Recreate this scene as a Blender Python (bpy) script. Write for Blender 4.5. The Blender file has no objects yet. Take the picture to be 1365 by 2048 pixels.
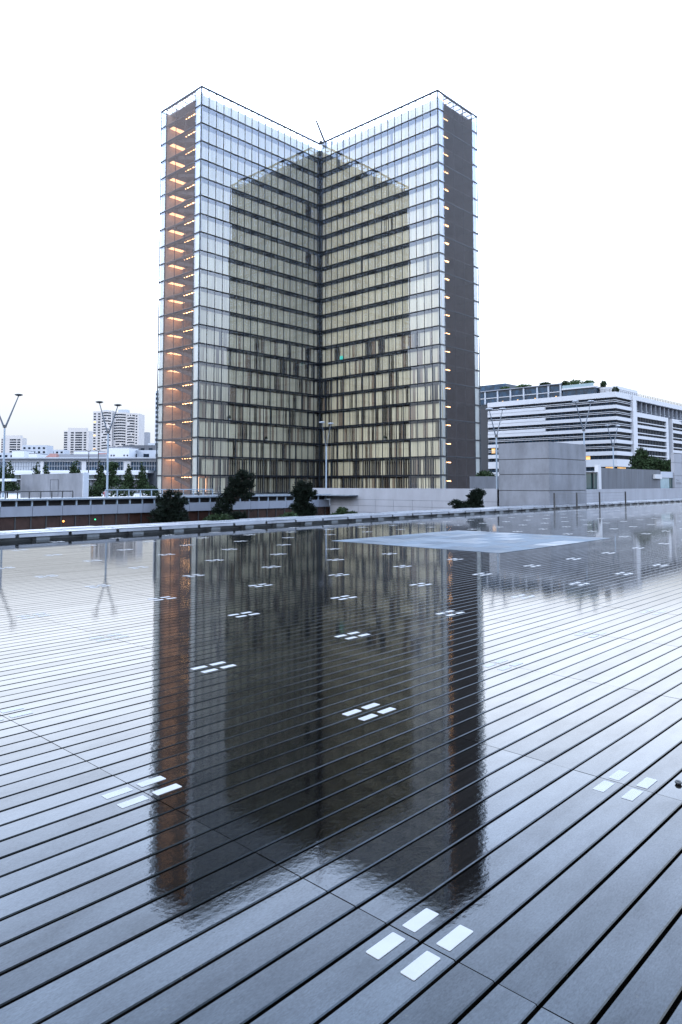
import bpy, math, random
from mathutils import Vector, Matrix
R = math.radians
rnd = random.Random(7)
C = bpy.context.scene.collection
scene = bpy.context.scene

# ------------------------------------------------------------------ camera
CAM = Vector((0, 0, 1.5937))
fw = Vector((0.72751528, 0.68360828, 0.05832004))
rt = Vector((0.6848, -0.72873, -0.000624))
up = Vector((-0.04207, -0.0403916, 0.99829774))
cd = bpy.data.cameras.new('camera')
co = bpy.data.objects.new('camera', cd)
C.objects.link(co)
M = Matrix.Identity(4)
for i in range(3):
    M[i][0] = rt[i]; M[i][1] = up[i]; M[i][2] = -fw[i]; M[i][3] = CAM[i]
co.matrix_world = M
cd.sensor_fit = 'VERTICAL'; cd.sensor_height = 36; cd.sensor_width = 24
cd.lens = 1437.51 / 2048 * 36
cd.shift_y = -139.3 / 2048
cd.clip_start = 0.05; cd.clip_end = 6000
scene.camera = co

# ------------------------------------------------------------------ world and sun
SUN_DIR = Vector((-0.85, -0.02, 0.5)).normalized()
w = bpy.data.worlds.new('World'); scene.world = w; w.use_nodes = True
nt = w.node_tree; N = nt.nodes; L = nt.links
N.clear()
out = N.new('ShaderNodeOutputWorld'); add = N.new('ShaderNodeAddShader')
b1 = N.new('ShaderNodeBackground'); b2 = N.new('ShaderNodeBackground')
sky = N.new('ShaderNodeTexSky'); sky.sky_type = 'NISHITA'; sky.sun_disc = False
sky.sun_elevation = math.asin(SUN_DIR.z)
sky.sun_rotation = math.atan2(SUN_DIR.x, SUN_DIR.y)
sky.air_density = 1.0; sky.dust_density = 3.0
L.new(sky.outputs[0], b1.inputs[0]); b1.inputs[1].default_value = 0.05; b1.inputs[1].default_value = 0.03
tc = N.new('ShaderNodeTexCoord'); sp = N.new('ShaderNodeSeparateXYZ'); L.new(tc.outputs['Generated'], sp.inputs[0])
cr = N.new('ShaderNodeValToRGB'); L.new(sp.outputs['Z'], cr.inputs[0])
e = cr.color_ramp.elements
e[0].position = 0.0; e[0].color = (0.165, 0.176, 0.194, 1)
e[1].position = 1.0; e[1].color = (0.30, 0.36, 0.45, 1)
for p_, c_ in ((0.06, (0.180, 0.190, 0.206)), (0.11, (0.215, 0.224, 0.240)), (0.18, (0.62, 0.66, 0.74)), (0.28, (0.95, 1.04, 1.20)), (0.42, (1.0, 1.2, 1.6)), (0.60, (1.0, 1.25, 1.75)), (0.72, (0.40, 0.48, 0.60))):
    x = e.new(p_); x.color = (*c_, 1)
nz = N.new('ShaderNodeTexNoise'); nz.inputs['Scale'].default_value = 2.2; nz.inputs['Detail'].default_value = 5
mp = N.new('ShaderNodeMapping'); mp.inputs['Scale'].default_value = (1, 1, 3.0); L.new(tc.outputs['Generated'], mp.inputs[0]); L.new(mp.outputs[0], nz.inputs[0])
mr = N.new('ShaderNodeMapRange'); mr.inputs[1].default_value = 0.3; mr.inputs[2].default_value = 0.7; mr.inputs[3].default_value = 0.97; mr.inputs[4].default_value = 1.03
L.new(nz.outputs[0], mr.inputs[0])
mx = N.new('ShaderNodeMix'); mx.data_type = 'RGBA'; mx.blend_type = 'MULTIPLY'; mx.inputs[0].default_value = 1
L.new(cr.outputs[0], mx.inputs[6]); L.new(mr.outputs[0], mx.inputs[7])
L.new(mx.outputs[2], b2.inputs[0]); b2.inputs[1].default_value = 4.35
L.new(b1.outputs[0], add.inputs[0]); L.new(b2.outputs[0], add.inputs[1]); L.new(add.outputs[0], out.inputs[0])

sl = bpy.data.lights.new('sun', 'SUN'); sl.energy = 1.5; sl.angle = R(20); sl.color = (1, 0.95, 0.88)
so = bpy.data.objects.new('sun', sl); C.objects.link(so)
so.rotation_euler = SUN_DIR.to_track_quat('Z', 'Y').to_euler()
scene.view_settings.view_transform = 'Standard'; scene.view_settings.look = 'None'
scene.view_settings.exposure = 0.0; scene.view_settings.gamma = 1.0

# ------------------------------------------------------------------ materials
def mat(name, base, rough=0.6, metal=0.0, spec=0.5, var=0.0, scale=3.0, bump=0.0, bscale=20.0, emit=None, es=0, stretch=(1, 1, 1), rvar=0.0):
    base = tuple(c * 0.70 for c in base)
    m = bpy.data.materials.new(name); m.use_nodes = True
    t = m.node_tree; n = t.nodes; l = t.links; b = n['Principled BSDF']
    b.inputs['Base Color'].default_value = (*base, 1); b.inputs['Roughness'].default_value = rough
    b.inputs['Metallic'].default_value = metal; b.inputs['Specular IOR Level'].default_value = spec
    if emit:
        b.inputs['Emission Color'].default_value = (*emit, 1); b.inputs['Emission Strength'].default_value = es
    if var or bump or rvar:
        tcn = n.new('ShaderNodeTexCoord'); ma = n.new('ShaderNodeMapping'); ma.inputs['Scale'].default_value = stretch
        l.new(tcn.outputs['Object'], ma.inputs[0])
    if var or rvar:
        a = n.new('ShaderNodeTexNoise'); a.inputs['Scale'].default_value = scale; a.inputs['Detail'].default_value = 7; a.inputs['Roughness'].default_value = 0.65
        l.new(ma.outputs[0], a.inputs[0])
    if var:
        r = n.new('ShaderNodeValToRGB'); q = r.color_ramp.elements
        q[0].position = 0.3; q[0].color = (*[c * (1 - var) for c in base], 1)
        q[1].position = 0.72; q[1].color = (*[min(1, c * (1 + var)) for c in base], 1)
        l.new(a.outputs[0], r.inputs[0]); l.new(r.outputs[0], b.inputs['Base Color'])
    if rvar:
        g = n.new('ShaderNodeMapRange'); g.inputs[1].default_value = 0.3; g.inputs[2].default_value = 0.7
        g.inputs[3].default_value = max(0, rough - rvar); g.inputs[4].default_value = rough + rvar
        l.new(a.outputs[0], g.inputs[0]); l.new(g.outputs[0], b.inputs['Roughness'])
    if bump:
        a2 = n.new('ShaderNodeTexNoise'); a2.inputs['Scale'].default_value = bscale; a2.inputs['Detail'].default_value = 5
        l.new(ma.outputs[0], a2.inputs[0])
        bp = n.new('ShaderNodeBump'); bp.inputs['Strength'].default_value = bump; bp.inputs['Distance'].default_value = 0.02
        l.new(a2.outputs[0], bp.inputs['Height']); l.new(bp.outputs[0], b.inputs['Normal'])
    return m

def glass(name, tint, gtint, lo, rough=0.015, ior=1.5):
    m = bpy.data.materials.new(name); m.use_nodes = True
    t = m.node_tree; n = t.nodes; l = t.links; n.clear()
    o = n.new('ShaderNodeOutputMaterial'); mixs = n.new('ShaderNodeMixShader')
    tr = n.new('ShaderNodeBsdfTransparent'); tr.inputs[0].default_value = (*tint, 1)
    gl = n.new('ShaderNodeBsdfGlossy'); gl.inputs[0].default_value = (*gtint, 1); gl.inputs[1].default_value = rough
    f = n.new('ShaderNodeFresnel'); f.inputs[0].default_value = ior
    g = n.new('ShaderNodeMapRange'); g.inputs[3].default_value = lo; g.inputs[4].default_value = 1.0
    l.new(f.outputs[0], g.inputs[0]); l.new(g.outputs[0], mixs.inputs[0])
    l.new(tr.outputs[0], mixs.inputs[1]); l.new(gl.outputs[0], mixs.inputs[2]); l.new(mixs.outputs[0], o.inputs[0])
    return m

def deck_mat():
    m = bpy.data.materials.new('wet_planks'); m.use_nodes = True
    t = m.node_tree; n = t.nodes; l = t.links; b = n['Principled BSDF']
    tcn = n.new('ShaderNodeTexCoord')
    def noise(scale, st, det=5, rg=0.6):
        ma = n.new('ShaderNodeMapping'); ma.inputs['Scale'].default_value = st; l.new(tcn.outputs['Object'], ma.inputs[0])
        a = n.new('ShaderNodeTexNoise'); a.inputs['Scale'].default_value = scale; a.inputs['Detail'].default_value = det; a.inputs['Roughness'].default_value = rg
        l.new(ma.outputs[0], a.inputs[0]); return a
    def rng(a, i0, i1, o0, o1):
        g = n.new('ShaderNodeMapRange'); g.inputs[1].default_value = i0; g.inputs[2].default_value = i1; g.inputs[3].default_value = o0; g.inputs[4].default_value = o1
        l.new(a, g.inputs[0]); return g.outputs[0]
    def mth(op, a, b_):
        g = n.new('ShaderNodeMath'); g.operation = op
        for i, v in enumerate((a, b_)):
            if isinstance(v, (int, float)): g.inputs[i].default_value = v
            else: l.new(v, g.inputs[i])
        return g.outputs[0]
    geo = n.new('ShaderNodeNewGeometry')                      # every plank a slightly different stain
    oi = n.new('ShaderNodeMix'); oi.data_type = 'RGBA'
    oi.inputs[6].default_value = (0.0015, 0.0014, 0.0012, 1); oi.inputs[7].default_value = (0.004, 0.0035, 0.003, 1)
    l.new(geo.outputs['Random Per Island'], oi.inputs[0])
    big = noise(0.9, (1, 1, 1)); grain = noise(14, (0.12, 3.0, 1), 8); specks = noise(38, (1, 1, 1), 2, 0.4)
    c2 = n.new('ShaderNodeMix'); c2.data_type = 'RGBA'; c2.blend_type = 'MULTIPLY'; c2.inputs[0].default_value = 1
    l.new(oi.outputs[2], c2.inputs[6]); l.new(rng(grain.outputs[0], 0.3, 0.7, 0.55, 1.5), c2.inputs[7])
    c3 = n.new('ShaderNodeMix'); c3.data_type = 'RGBA'; l.new(rng(specks.outputs[0], 0.70, 0.78, 0, 0.7), c3.inputs[0])
    l.new(c2.outputs[2], c3.inputs[6]); c3.inputs[7].default_value = (0.022, 0.022, 0.014, 1)
    l.new(c3.outputs[2], b.inputs['Base Color'])
    rr_ = mth('ADD', rng(big.outputs[0], 0.35, 0.7, 0.008, 0.03), rng(grain.outputs[0], 0.3, 0.8, 0.0, 0.012))
    l.new(rr_, b.inputs['Roughness'])
    b.inputs['IOR'].default_value = 1.38
    b.inputs['Specular Tint'].default_value = (0.68, 0.86, 1.0, 1)
    fine = noise(120, (0.5, 1.4, 1), 3, 0.7); mott = noise(3.2, (0.7, 1.6, 1), 6, 0.7)
    sv = mth('MULTIPLY', rng(fine.outputs[0], 0.3, 0.7, 0.72, 1.22), rng(mott.outputs[0], 0.3, 0.7, 0.66, 1.16))
    sv = mth('MULTIPLY', sv, rng(geo.outputs['Random Per Island'], 0, 1, 0.39, 0.61))
    l.new(sv, b.inputs['Specular IOR Level'])
    b1_ = noise(16, (0.8, 1.3, 1), 5, 0.62)
    bp = n.new('ShaderNodeBump'); bp.inputs['Strength'].default_value = 0.06; bp.inputs['Distance'].default_value = 0.004
    l.new(b1_.outputs[0], bp.inputs['Height'])
    bp2 = n.new('ShaderNodeBump'); bp2.inputs['Strength'].default_value = 0.13; bp2.inputs['Distance'].default_value = 0.001
    l.new(specks.outputs[0], bp2.inputs['Height']); l.new(bp.outputs[0], bp2.inputs['Normal'])
    l.new(bp2.outputs[0], b.inputs['Normal'])
    return m

m_deck = deck_mat()
m_under = mat('deck_underside', (0.010, 0.011, 0.014), 0.7)
m_plate = mat('white_plate', (0.35, 0.365, 0.385), 0.6, spec=0.15, var=0.06, scale=8, emit=None)
m_paver = mat('pale_paving', (0.12, 0.155, 0.195), 0.8, spec=0.15, var=0.22, scale=1.6, bump=0.2, bscale=30, rvar=0.12)
m_paver2 = mat('wet_paving', (0.06, 0.085, 0.115), 0.6, spec=0.2, var=0.25, scale=1.2, rvar=0.15)
m_paver3 = mat('damp_paving', (0.095, 0.125, 0.16), 0.5, spec=0.3, var=0.4, scale=0.9, rvar=0.2)
m_conc = mat('pale_concrete', (0.22, 0.235, 0.27), 0.7, var=0.14, scale=0.9, bump=0.25, bscale=25, stretch=(1, 1, 0.35))
m_conc_box = mat('streaked_concrete', (0.125, 0.138, 0.165), 0.7, var=0.38, scale=0.7, bump=0.3, bscale=22, stretch=(1, 1, 0.5))
m_conc_dk = mat('dark_concrete', (0.07, 0.08, 0.10), 0.7, var=0.28, scale=0.8, bump=0.2, bscale=20, stretch=(1.5, 1.5, 0.25))
m_beam = mat('beam_concrete', (0.16, 0.185, 0.235), 0.6, var=0.18, scale=0.8, bump=0.2, bscale=20, stretch=(1, 1, 0.4))
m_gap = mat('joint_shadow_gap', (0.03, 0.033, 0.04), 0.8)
m_kerb = mat('weathered_boards', (0.24, 0.27, 0.32), 0.35, var=0.3, scale=2.5, stretch=(0.4, 4, 1), rvar=0.15)
m_kerbc = mat('kerb_concrete', (0.10, 0.12, 0.14), 0.6, var=0.2)
m_brown = mat('brown_glazing', (0.030, 0.016, 0.013), 0.14, var=0.45, scale=1.2, spec=0.35)
m_steel = mat('galvanised_steel', (0.20, 0.26, 0.33), 0.45, metal=0.0, var=0.1)
m_steel_dk = mat('dark_steel', (0.010, 0.014, 0.020), 0.5)
m_arm = mat('lamp_arm_steel', (0.06, 0.085, 0.12), 0.5)
m_frame = mat('tower_frame', (0.004, 0.007, 0.012), 0.6, spec=0.2)
m_mull = mat('tower_mullion', (0.010, 0.022, 0.036), 0.5, spec=0.3)
m_slab = mat('tower_slab', (0.08, 0.085, 0.09), 0.8)
m_roofm = mat('tower_roof', (0.55, 0.60, 0.66), 0.7)
m_shut = mat('beech_shutter', (0.68, 0.61, 0.445), 0.55, var=0.10, scale=1.2, stretch=(3, 3, 0.3))
m_shutb = mat('brown_shutter', (0.26, 0.19, 0.13), 0.55, var=0.25, scale=1.2, stretch=(3, 3, 0.3))
def island(m, lo, hi):
    t = m.node_tree; n = t.nodes; l = t.links; b = n['Principled BSDF']; src = b.inputs['Base Color'].links[0].from_socket
    g = n.new('ShaderNodeNewGeometry'); r = n.new('ShaderNodeMapRange'); r.inputs[3].default_value = lo; r.inputs[4].default_value = hi
    l.new(g.outputs['Random Per Island'], r.inputs[0])
    x = n.new('ShaderNodeMix'); x.data_type = 'RGBA'; x.blend_type = 'MULTIPLY'; x.inputs[0].default_value = 1
    l.new(src, x.inputs[6]); l.new(r.outputs[0], x.inputs[7]); l.new(x.outputs[2], b.inputs['Base Color'])
island(m_shut, 0.82, 1.12); island(m_shutb, 0.6, 1.3); island(m_brown, 0.6, 1.5) if m_brown else None
m_skypale = mat('sky_pale_shutter', (0.60, 0.61, 0.60), 0.6, var=0.12, scale=1.0, stretch=(3, 3, 0.3))  # end shutters: sky reflection of the glass put into a paler colour
m_core = mat('tower_inner_wall', (0.075, 0.055, 0.042), 0.8, var=0.3, scale=0.6)
m_glass = glass('tower_glass', (0.94, 0.97, 0.97), (0.80, 0.88, 1.0), 0.05)
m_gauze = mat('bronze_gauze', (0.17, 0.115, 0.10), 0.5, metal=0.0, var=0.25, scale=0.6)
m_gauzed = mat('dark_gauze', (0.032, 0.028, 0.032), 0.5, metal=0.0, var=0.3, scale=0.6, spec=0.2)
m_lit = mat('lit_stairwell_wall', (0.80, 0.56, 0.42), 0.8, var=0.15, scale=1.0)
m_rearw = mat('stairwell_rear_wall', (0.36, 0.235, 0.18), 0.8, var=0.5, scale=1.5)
m_stair = mat('stair_concrete', (0.05, 0.045, 0.05), 0.8)
m_lamp = mat('warm_lamp', (1, 0.7, 0.4), 0.5, emit=(1.0, 0.52, 0.22), es=15)
m_glow = mat('warm_glow', (1, 0.7, 0.4), 0.5, emit=(1.0, 0.54, 0.28), es=3.0)  # glow of the added stairwell panels and of the entrance bay
m_warm = mat('lit_room', (1, 0.6, 0.2), 0.5, emit=(1.0, 0.48, 0.10), es=0.65)
m_orange = mat('courtyard_lamp', (1, 0.6, 0.2), 0.5, emit=(1.0, 0.35, 0.04), es=2.5)
m_green = mat('green_exit_lamp', (0.1, 1, 0.4), 0.5, emit=(0.05, 1.0, 0.3), es=1.2)
m_white = mat('white_cladding', (0.43, 0.45, 0.49), 0.5, var=0.05, scale=0.4)
m_cream = mat('cream_render', (0.42, 0.41, 0.41), 0.7, var=0.06, scale=0.1)
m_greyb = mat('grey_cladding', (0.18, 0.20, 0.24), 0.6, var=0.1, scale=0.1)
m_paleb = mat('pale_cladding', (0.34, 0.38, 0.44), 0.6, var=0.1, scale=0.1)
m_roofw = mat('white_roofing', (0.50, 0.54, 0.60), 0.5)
m_bluegl = mat('blue_window', (0.008, 0.018, 0.032), 0.12, var=0.8, scale=0.35, spec=0.12)
m_hallgl = mat('hall_window', (0.015, 0.045, 0.085), 0.12, var=0.8, scale=0.5, spec=0.35)
m_teal = mat('teal_glass', (0.01, 0.06, 0.08), 0.1, var=0.9, scale=0.4, spec=0.35)
m_palegl = mat('pale_glass', (0.20, 0.30, 0.34), 0.2, var=0.2, scale=0.8, spec=0.7)
m_tgreen = mat('dark_green_glass', (0.008, 0.04, 0.04), 0.1, spec=0.6)
m_red = mat('red_tiles', (0.20, 0.09, 0.08), 0.8, var=0.2, scale=0.5)
m_bark = mat('bark', (0.05, 0.038, 0.03), 0.9, var=0.3, scale=8)
def leafm(name, c):
    m = mat(name, c, 0.8, var=0.55, scale=1.3, spec=0.15); return m
m_pine = leafm('pine_needles', (0.004, 0.010, 0.006))
m_leaf = leafm('leaves', (0.016, 0.032, 0.012))
m_leafl = leafm('pale_leaves', (0.05, 0.09, 0.035))
m_garden = mat('garden_floor', (0.012, 0.02, 0.012), 0.9, var=0.5, scale=0.4)
m_ground = mat('street_ground', (0.16, 0.17, 0.19), 0.8, var=0.2, scale=0.05)
m_espl = mat('esplanade_paving', (0.14, 0.17, 0.21), 0.3, var=0.2, scale=0.3, rvar=0.1)
m_stone = mat('dark_stone', (0.02, 0.025, 0.03), 0.4)
m_redp = mat('red_paint', (0.5, 0.02, 0.02), 0.5)
m_cyan = mat('teal_screen', (0.05, 0.6, 0.5), 0.5, emit=(0.1, 0.8, 0.65), es=0.35)

# ------------------------------------------------------------------ mesh helpers
class MB:
    def __init__(s, org=(0, 0, 0)): s.v = []; s.f = []; s.o = Vector(org)
    def quad(s, *p):
        i = len(s.v); s.v += [tuple(Vector(q) - s.o) for q in p]; s.f.append(tuple(range(i, i + len(p))))
    def box(s, x0, x1, y0, y1, z0, z1, T=None):
        P = [Vector((x, y, z)) for z in (z0, z1) for y in (y0, y1) for x in (x0, x1)]
        if T: P = [T @ p for p in P]
        i = len(s.v); s.v += [tuple(p - s.o) for p in P]
        for q in ((0, 2, 3, 1), (4, 5, 7, 6), (0, 1, 5, 4), (2, 6, 7, 3), (0, 4, 6, 2), (1, 3, 7, 5)): s.f.append(tuple(i + k for k in q))
    def tube(s, a, b, r0, r1=None, n=8, cap=True):
        a = Vector(a); b = Vector(b); r1 = r0 if r1 is None else r1
        d = (b - a).normalized(); x = d.orthogonal().normalized(); y = d.cross(x)
        i = len(s.v)
        for c, r in ((a, r0), (b, r1)):
            for k in range(n):
                t = 2 * math.pi * k / n; s.v.append(tuple(c + x * math.cos(t) * r + y * math.sin(t) * r - s.o))
        for k in range(n): s.f.append((i + k, i + (k + 1) % n, i + n + (k + 1) % n, i + n + k))
        if cap: s.f.append(tuple(i + k for k in reversed(range(n)))); s.f.append(tuple(i + n + k for k in range(n)))
    def lathe(s, prof, c, T=None, n=16):
        i = len(s.v)
        for r, z in prof:
            for k in range(n):
                t = 2 * math.pi * k / n; p = Vector((r * math.cos(t), r * math.sin(t), z))
                if T: p = T @ p
                s.v.append(tuple(p + Vector(c) - s.o))
        for j in range(len(prof) - 1):
            for k in range(n): s.f.append((i + j * n + k, i + j * n + (k + 1) % n, i + (j + 1) * n + (k + 1) % n, i + (j + 1) * n + k))
    def build(s, name, m, parent=None, smooth=False, kind=None):
        me = bpy.data.meshes.new(name); me.from_pydata(s.v, [], s.f); me.update()
        me.materials.append(m)
        if smooth:
            for p in me.polygons: p.use_smooth = True
        o = bpy.data.objects.new(name, me); C.objects.link(o)
        if parent: o.parent = parent
        else: o.location = s.o
        if kind: o['kind'] = kind
        return o

def tag(o, label, cat, group=None):
    o['label'] = label; o['category'] = cat
    if group: o['group'] = group
    return o
def thing(name, label, cat, loc=(0, 0, 0), rz=0, group=None):
    o = bpy.data.objects.new(name, None); C.objects.link(o); o.location = loc; o.rotation_euler = (0, 0, rz)
    o.empty_display_size = 0.3
    return tag(o, label, cat, group)
def struct(mb, name, m): return mb.build(name, m, kind='structure')
def dup(root, loc, label=None, rz=None):
    r = root.copy(); C.objects.link(r); r.location = loc
    if rz is not None: r.rotation_euler = (0, 0, rz)
    if label: r['label'] = label
    for ch in list(root.children):
        c = ch.copy(); C.objects.link(c); c.parent = r
        for g in ch.children:
            d = g.copy(); C.objects.link(d); d.parent = c
    return r
CAP = 100
def many(name, items, m, parent, key):
    """items: (key point, function that adds the piece to an MB). The 100 nearest are parts, the rest one part."""
    items = sorted(items, key=lambda q: key(q[0]))
    for c, fn in items[:CAP]:
        b = MB(); fn(b); b.build(name, m, parent)
    if len(items) > CAP:
        b = MB()
        for c, fn in items[CAP:]: fn(b)
        b.build(name, m, parent, kind='stuff')

# ================================================================== GROUND, DECK
GX, GY, G = 2.0885, 1.582, 1.8
b = MB(); b.quad((-2500, -2500, -9.6), (4000, -2500, -9.6), (4000, 4000, -9.6), (-2500, 4000, -9.6)); struct(b, 'ground', m_ground)
b = MB(); b.box(-14, 100, -9, 22.4, -1.2, -0.06); struct(b, 'deck_base', m_under)

b = MB()
PW, GAP, JG = 0.15, 0.0135, 0.005
def plank(b, x0, x1, y0, y1):
    ch = 0.004; z = 0.0
    zz = rnd.uniform(-0.0008, 0.0008)
    i = len(b.v)
    for x in (x0, x1):
        for y, q in ((y0, -0.03), (y0, -ch), (y0 + ch, 0), (y1 - ch, 0), (y1, -ch), (y1, -0.03)):
            b.v.append((x, y, q + zz))
    for k in range(5): b.f.append((i + k, i + 6 + k, i + 7 + k, i + k + 1))
    b.f.append(tuple(i + k for k in range(6))); b.f.append(tuple(i + 11 - k for k in range(6)))
PL = (7, 10.5, 4, 7)     # stone platform, in grid units
for j in range(-66, 139):
    y0 = GY + j * PW + GAP / 2; y1 = GY + (j + 1) * PW - GAP / 2
    for i in range(-8, 54):
        x0 = GX + i * G + JG / 2; x1 = GX + (i + 1) * G - JG / 2
        gy = (j + 0.5) / 12
        if PL[2] < gy < PL[3] and i >= PL[0] and i + 1 <= PL[1]: continue
        if PL[2] < gy < PL[3] and i == 10: x0 = GX + 10.5 * G + JG
        if i > 30 and x1 > 96: break
        plank(b, x0, x1, y0, y1)
deck = struct(b, 'deck', m_deck)

# stone platform flush in the deck
X0, X1, Y0, Y1 = GX + 7 * G, GX + 10.5 * G, GY + 4 * G, GY + 7 * G
t = thing('stone_platform', 'pale blue grey square of stone slabs set in the dark wet deck', 'paving', ((X0 + X1) / 2, (Y0 + Y1) / 2, 0))
tx, ty = (X0 + X1) / 2, (Y0 + Y1) / 2
b = MB((tx, ty, 0)); b.box(X0, X1, Y0, Y1, -0.05, 0.002); b.build('base', m_conc_dk, t)
rs = random.Random(3)
nx, ny = 7, 9
for i in range(nx):
    for j in range(ny):
        a = MB((tx, ty, 0)); dx = (X1 - X0) / nx; dy = (Y1 - Y0) / ny
        a.box(X0 + i * dx + 0.004, X0 + (i + 1) * dx - 0.004, Y0 + j * dy + 0.004, Y0 + (j + 1) * dy - 0.004, 0.002, 0.006 + rs.uniform(0, 0.002))
        a.build('slab', rs.choice((m_paver, m_paver, m_paver3, m_paver3, m_paver2)), t)

# white plates at each crossing of the deck grid
def marker(loc, label, group='small clusters of white plates set in the deck'):
    t = thing('deck_marker', label, 'deck marker', loc, 0, group)
    for sx in (-1, 1):
        for sy in (-1, 1):
            a = MB(); cx, cy = sx * 0.10, sy * 0.075; hx, hy, r = 0.074, 0.029, 0.003
            pts = [(cx - hx + r, cy - hy), (cx + hx - r, cy - hy), (cx + hx, cy - hy + r), (cx + hx, cy + hy - r), (cx + hx - r, cy + hy), (cx - hx + r, cy + hy), (cx - hx, cy + hy - r), (cx - hx, cy - hy + r)]
            a.quad(*[(x, y, 0.0022) for x, y in pts])
            for k in range(8):
                p, q = pts[k], pts[(k + 1) % 8]
                a.quad((p[0], p[1], -0.01), (q[0], q[1], -0.01), (q[0], q[1], 0.0022), (p[0], p[1], 0.0022))
            a.build('plate', m_plate, t)
    return t
near = {(0, 0): 'largest and nearest cluster of four white plates, bottom right of centre in the deck',
        (0, 1): 'cluster of four white plates left of the foot of the dark tower reflection',
        (1, 0): 'cluster of four white plates at the right, beside the small dark pebble',
        (1, 1): 'cluster of four white plates in the middle of the dark tower reflection',
        (0, 2): 'half seen cluster of white plates cut by the left edge of the photo',
        (1, 2): 'cluster of white plates on the orange streak of the tower reflection',
        (2, 1): 'faint white plates just right of the edge of the dark tower reflection',
        (2, 2): 'cluster of white plates directly behind the one in the middle of the reflection',
        (3, 1): 'faint white plates farthest right among the near ones, on bright wet planks',
        (3, 2): 'cluster of white plates crossing the right edge of the tower reflection',
        (3, 3): 'cluster of white plates third in the central diagonal row of the reflection',
        (2, 3): 'cluster of white plates left of centre where the planks turn dark brown',
        (1, 3): 'faint white plates on the bright wet planks left of the tower reflection',
        (4, 2): 'faint white plates at the far right edge of the photo beyond the bright planks'}
m0 = marker((GX, GY, 0), near[(0, 0)])
lo_a, hi_a = R(17.5), R(69)
for i in range(-1, 32):
    for j in range(0, 12):
        if (i, j) == (0, 0): continue
        x, y = GX + i * G, GY + j * G
        if not (lo_a < math.atan2(y, x) < hi_a) or y > 20.6: continue
        if PL[0] - 0.05 < i < PL[1] + 0.05 and PL[2] - 0.05 < j < PL[3] + 0.05: continue
        if x > 44: continue
        dup(m0, (x, y, 0), near.get((i, j), 'small distant cluster of four white plates on the far part of the wet deck'))
b = MB((4.09, 1.38, 0))
b.lathe([(0.0, 0.002), (0.016, 0.003), (0.019, 0.010), (0.014, 0.017), (0.0, 0.020)], (4.09, 1.38, 0), n=10)
tag(b.build('pebble', m_stone, smooth=True), 'small dark pebble lying on the wet deck at the right edge', 'pebble')

# ================================================================== KERB along the sunken garden
rs0 = random.Random(9)
kt = thing('garden_kerb', 'long low weathered bench kerb of boards on concrete blocks at the far deck edge', 'kerb', (8.0, 20.55, 0), 0.0323)
b = MB()
for q in range(64):
    for k in range(7): b.box(-15.2 + q * 1.58 + 0.02 * (k % 2), -15.2 + (q + 1) * 1.58 - 0.02 - 0.02 * (k % 2), 0.0 + k * 0.23, 0.19 + k * 0.23, 0.19 + rs0.uniform(-0.012, 0.012), 0.225 + rs0.uniform(-0.018, 0.012))
b.build('board', m_kerb, kt)
b = MB(); b.box(-16, 86, 0.30, 1.55, -0.1, 0.165); b.build('plinth', m_kerbc, kt)
k = 0; x = -15.2
while x < 84:
    if k < 60:
        a = MB(); a.box(x + 0.03, x + 1.50, -0.03, -0.004, 0.105, 0.185); a.build('fascia', m_kerb, kt)
        a = MB(); a.box(x + 0.55, x + 0.95, 0.02, 0.30, -0.02, 0.168); a.build('block', m_kerbc, kt)
    x += 1.58; k += 1

# ================================================================== SUNKEN GARDEN
b = MB(); b.box(-40, 43.19, 22.4, 41.9, -9.5, -8.6); struct(b, 'garden_floor', m_garden)
def leafcloud(b, blobs, n, size, rs, flat=0.0):
    tot = sum(q[3] * q[4] * q[5] for q in blobs)
    for (x, y, z, rx, ry, rz) in blobs:
        k = max(20, int(n * rx * ry * rz / tot))
        for _ in range(k):
            d = Vector((rs.gauss(0, 1), rs.gauss(0, 1), rs.gauss(0, 1))).normalized()
            r = rs.random() ** 0.38
            r *= 1 + 0.16 * math.sin(d.x * 7 + x) * math.cos(d.y * 6 + z) + rs.uniform(-0.06, 0.1)
            p = Vector((x + d.x * r * rx, y + d.y * r * ry, z + d.z * r * rz))
            u = Vector((rs.gauss(0, 1), rs.gauss(0, 1), rs.gauss(0, 1) * (1 - flat))).normalized()
            v = u.orthogonal().normalized(); v = Matrix.Rotation(rs.uniform(0, 6.28), 3, u) @ v
            s = size * rs.uniform(0.6, 1.4)
            b.quad(p - v * s * 0.5, p + u * s, p + v * s * 0.5, p - u * s * 0.35)
def tufts(b, blobs, n, size, rs):
    tot = sum(q[3] * q[4] * q[5] for q in blobs)
    for (x, y, z, rx, ry, rz) in blobs:
        for _ in range(max(6, int(n / 13 * rx * ry * rz / tot))):
            d = Vector((rs.gauss(0, 1), rs.gauss(0, 1), rs.gauss(0, 1))).normalized(); r = rs.uniform(0.35, 1.18)
            c = Vector((x + d.x * r * rx, y + d.y * r * ry, z + d.z * r * rz)); ax = (d + Vector((0, 0, 0.7))).normalized()
            for _ in range(13):
                q = (ax + Vector((rs.gauss(0, .75), rs.gauss(0, .75), rs.gauss(0, .6)))).normalized(); v = q.orthogonal().normalized()
                v = Matrix.Rotation(rs.uniform(0, 6.28), 3, q) @ v; L_ = size * rs.uniform(1.0, 2.0)
                b.quad(c - v * size * 0.12, c + v * size * 0.12, c + q * L_ + v * size * 0.16, c + q * L_ * 1.12, c + q * L_ - v * size * 0.16)
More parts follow.
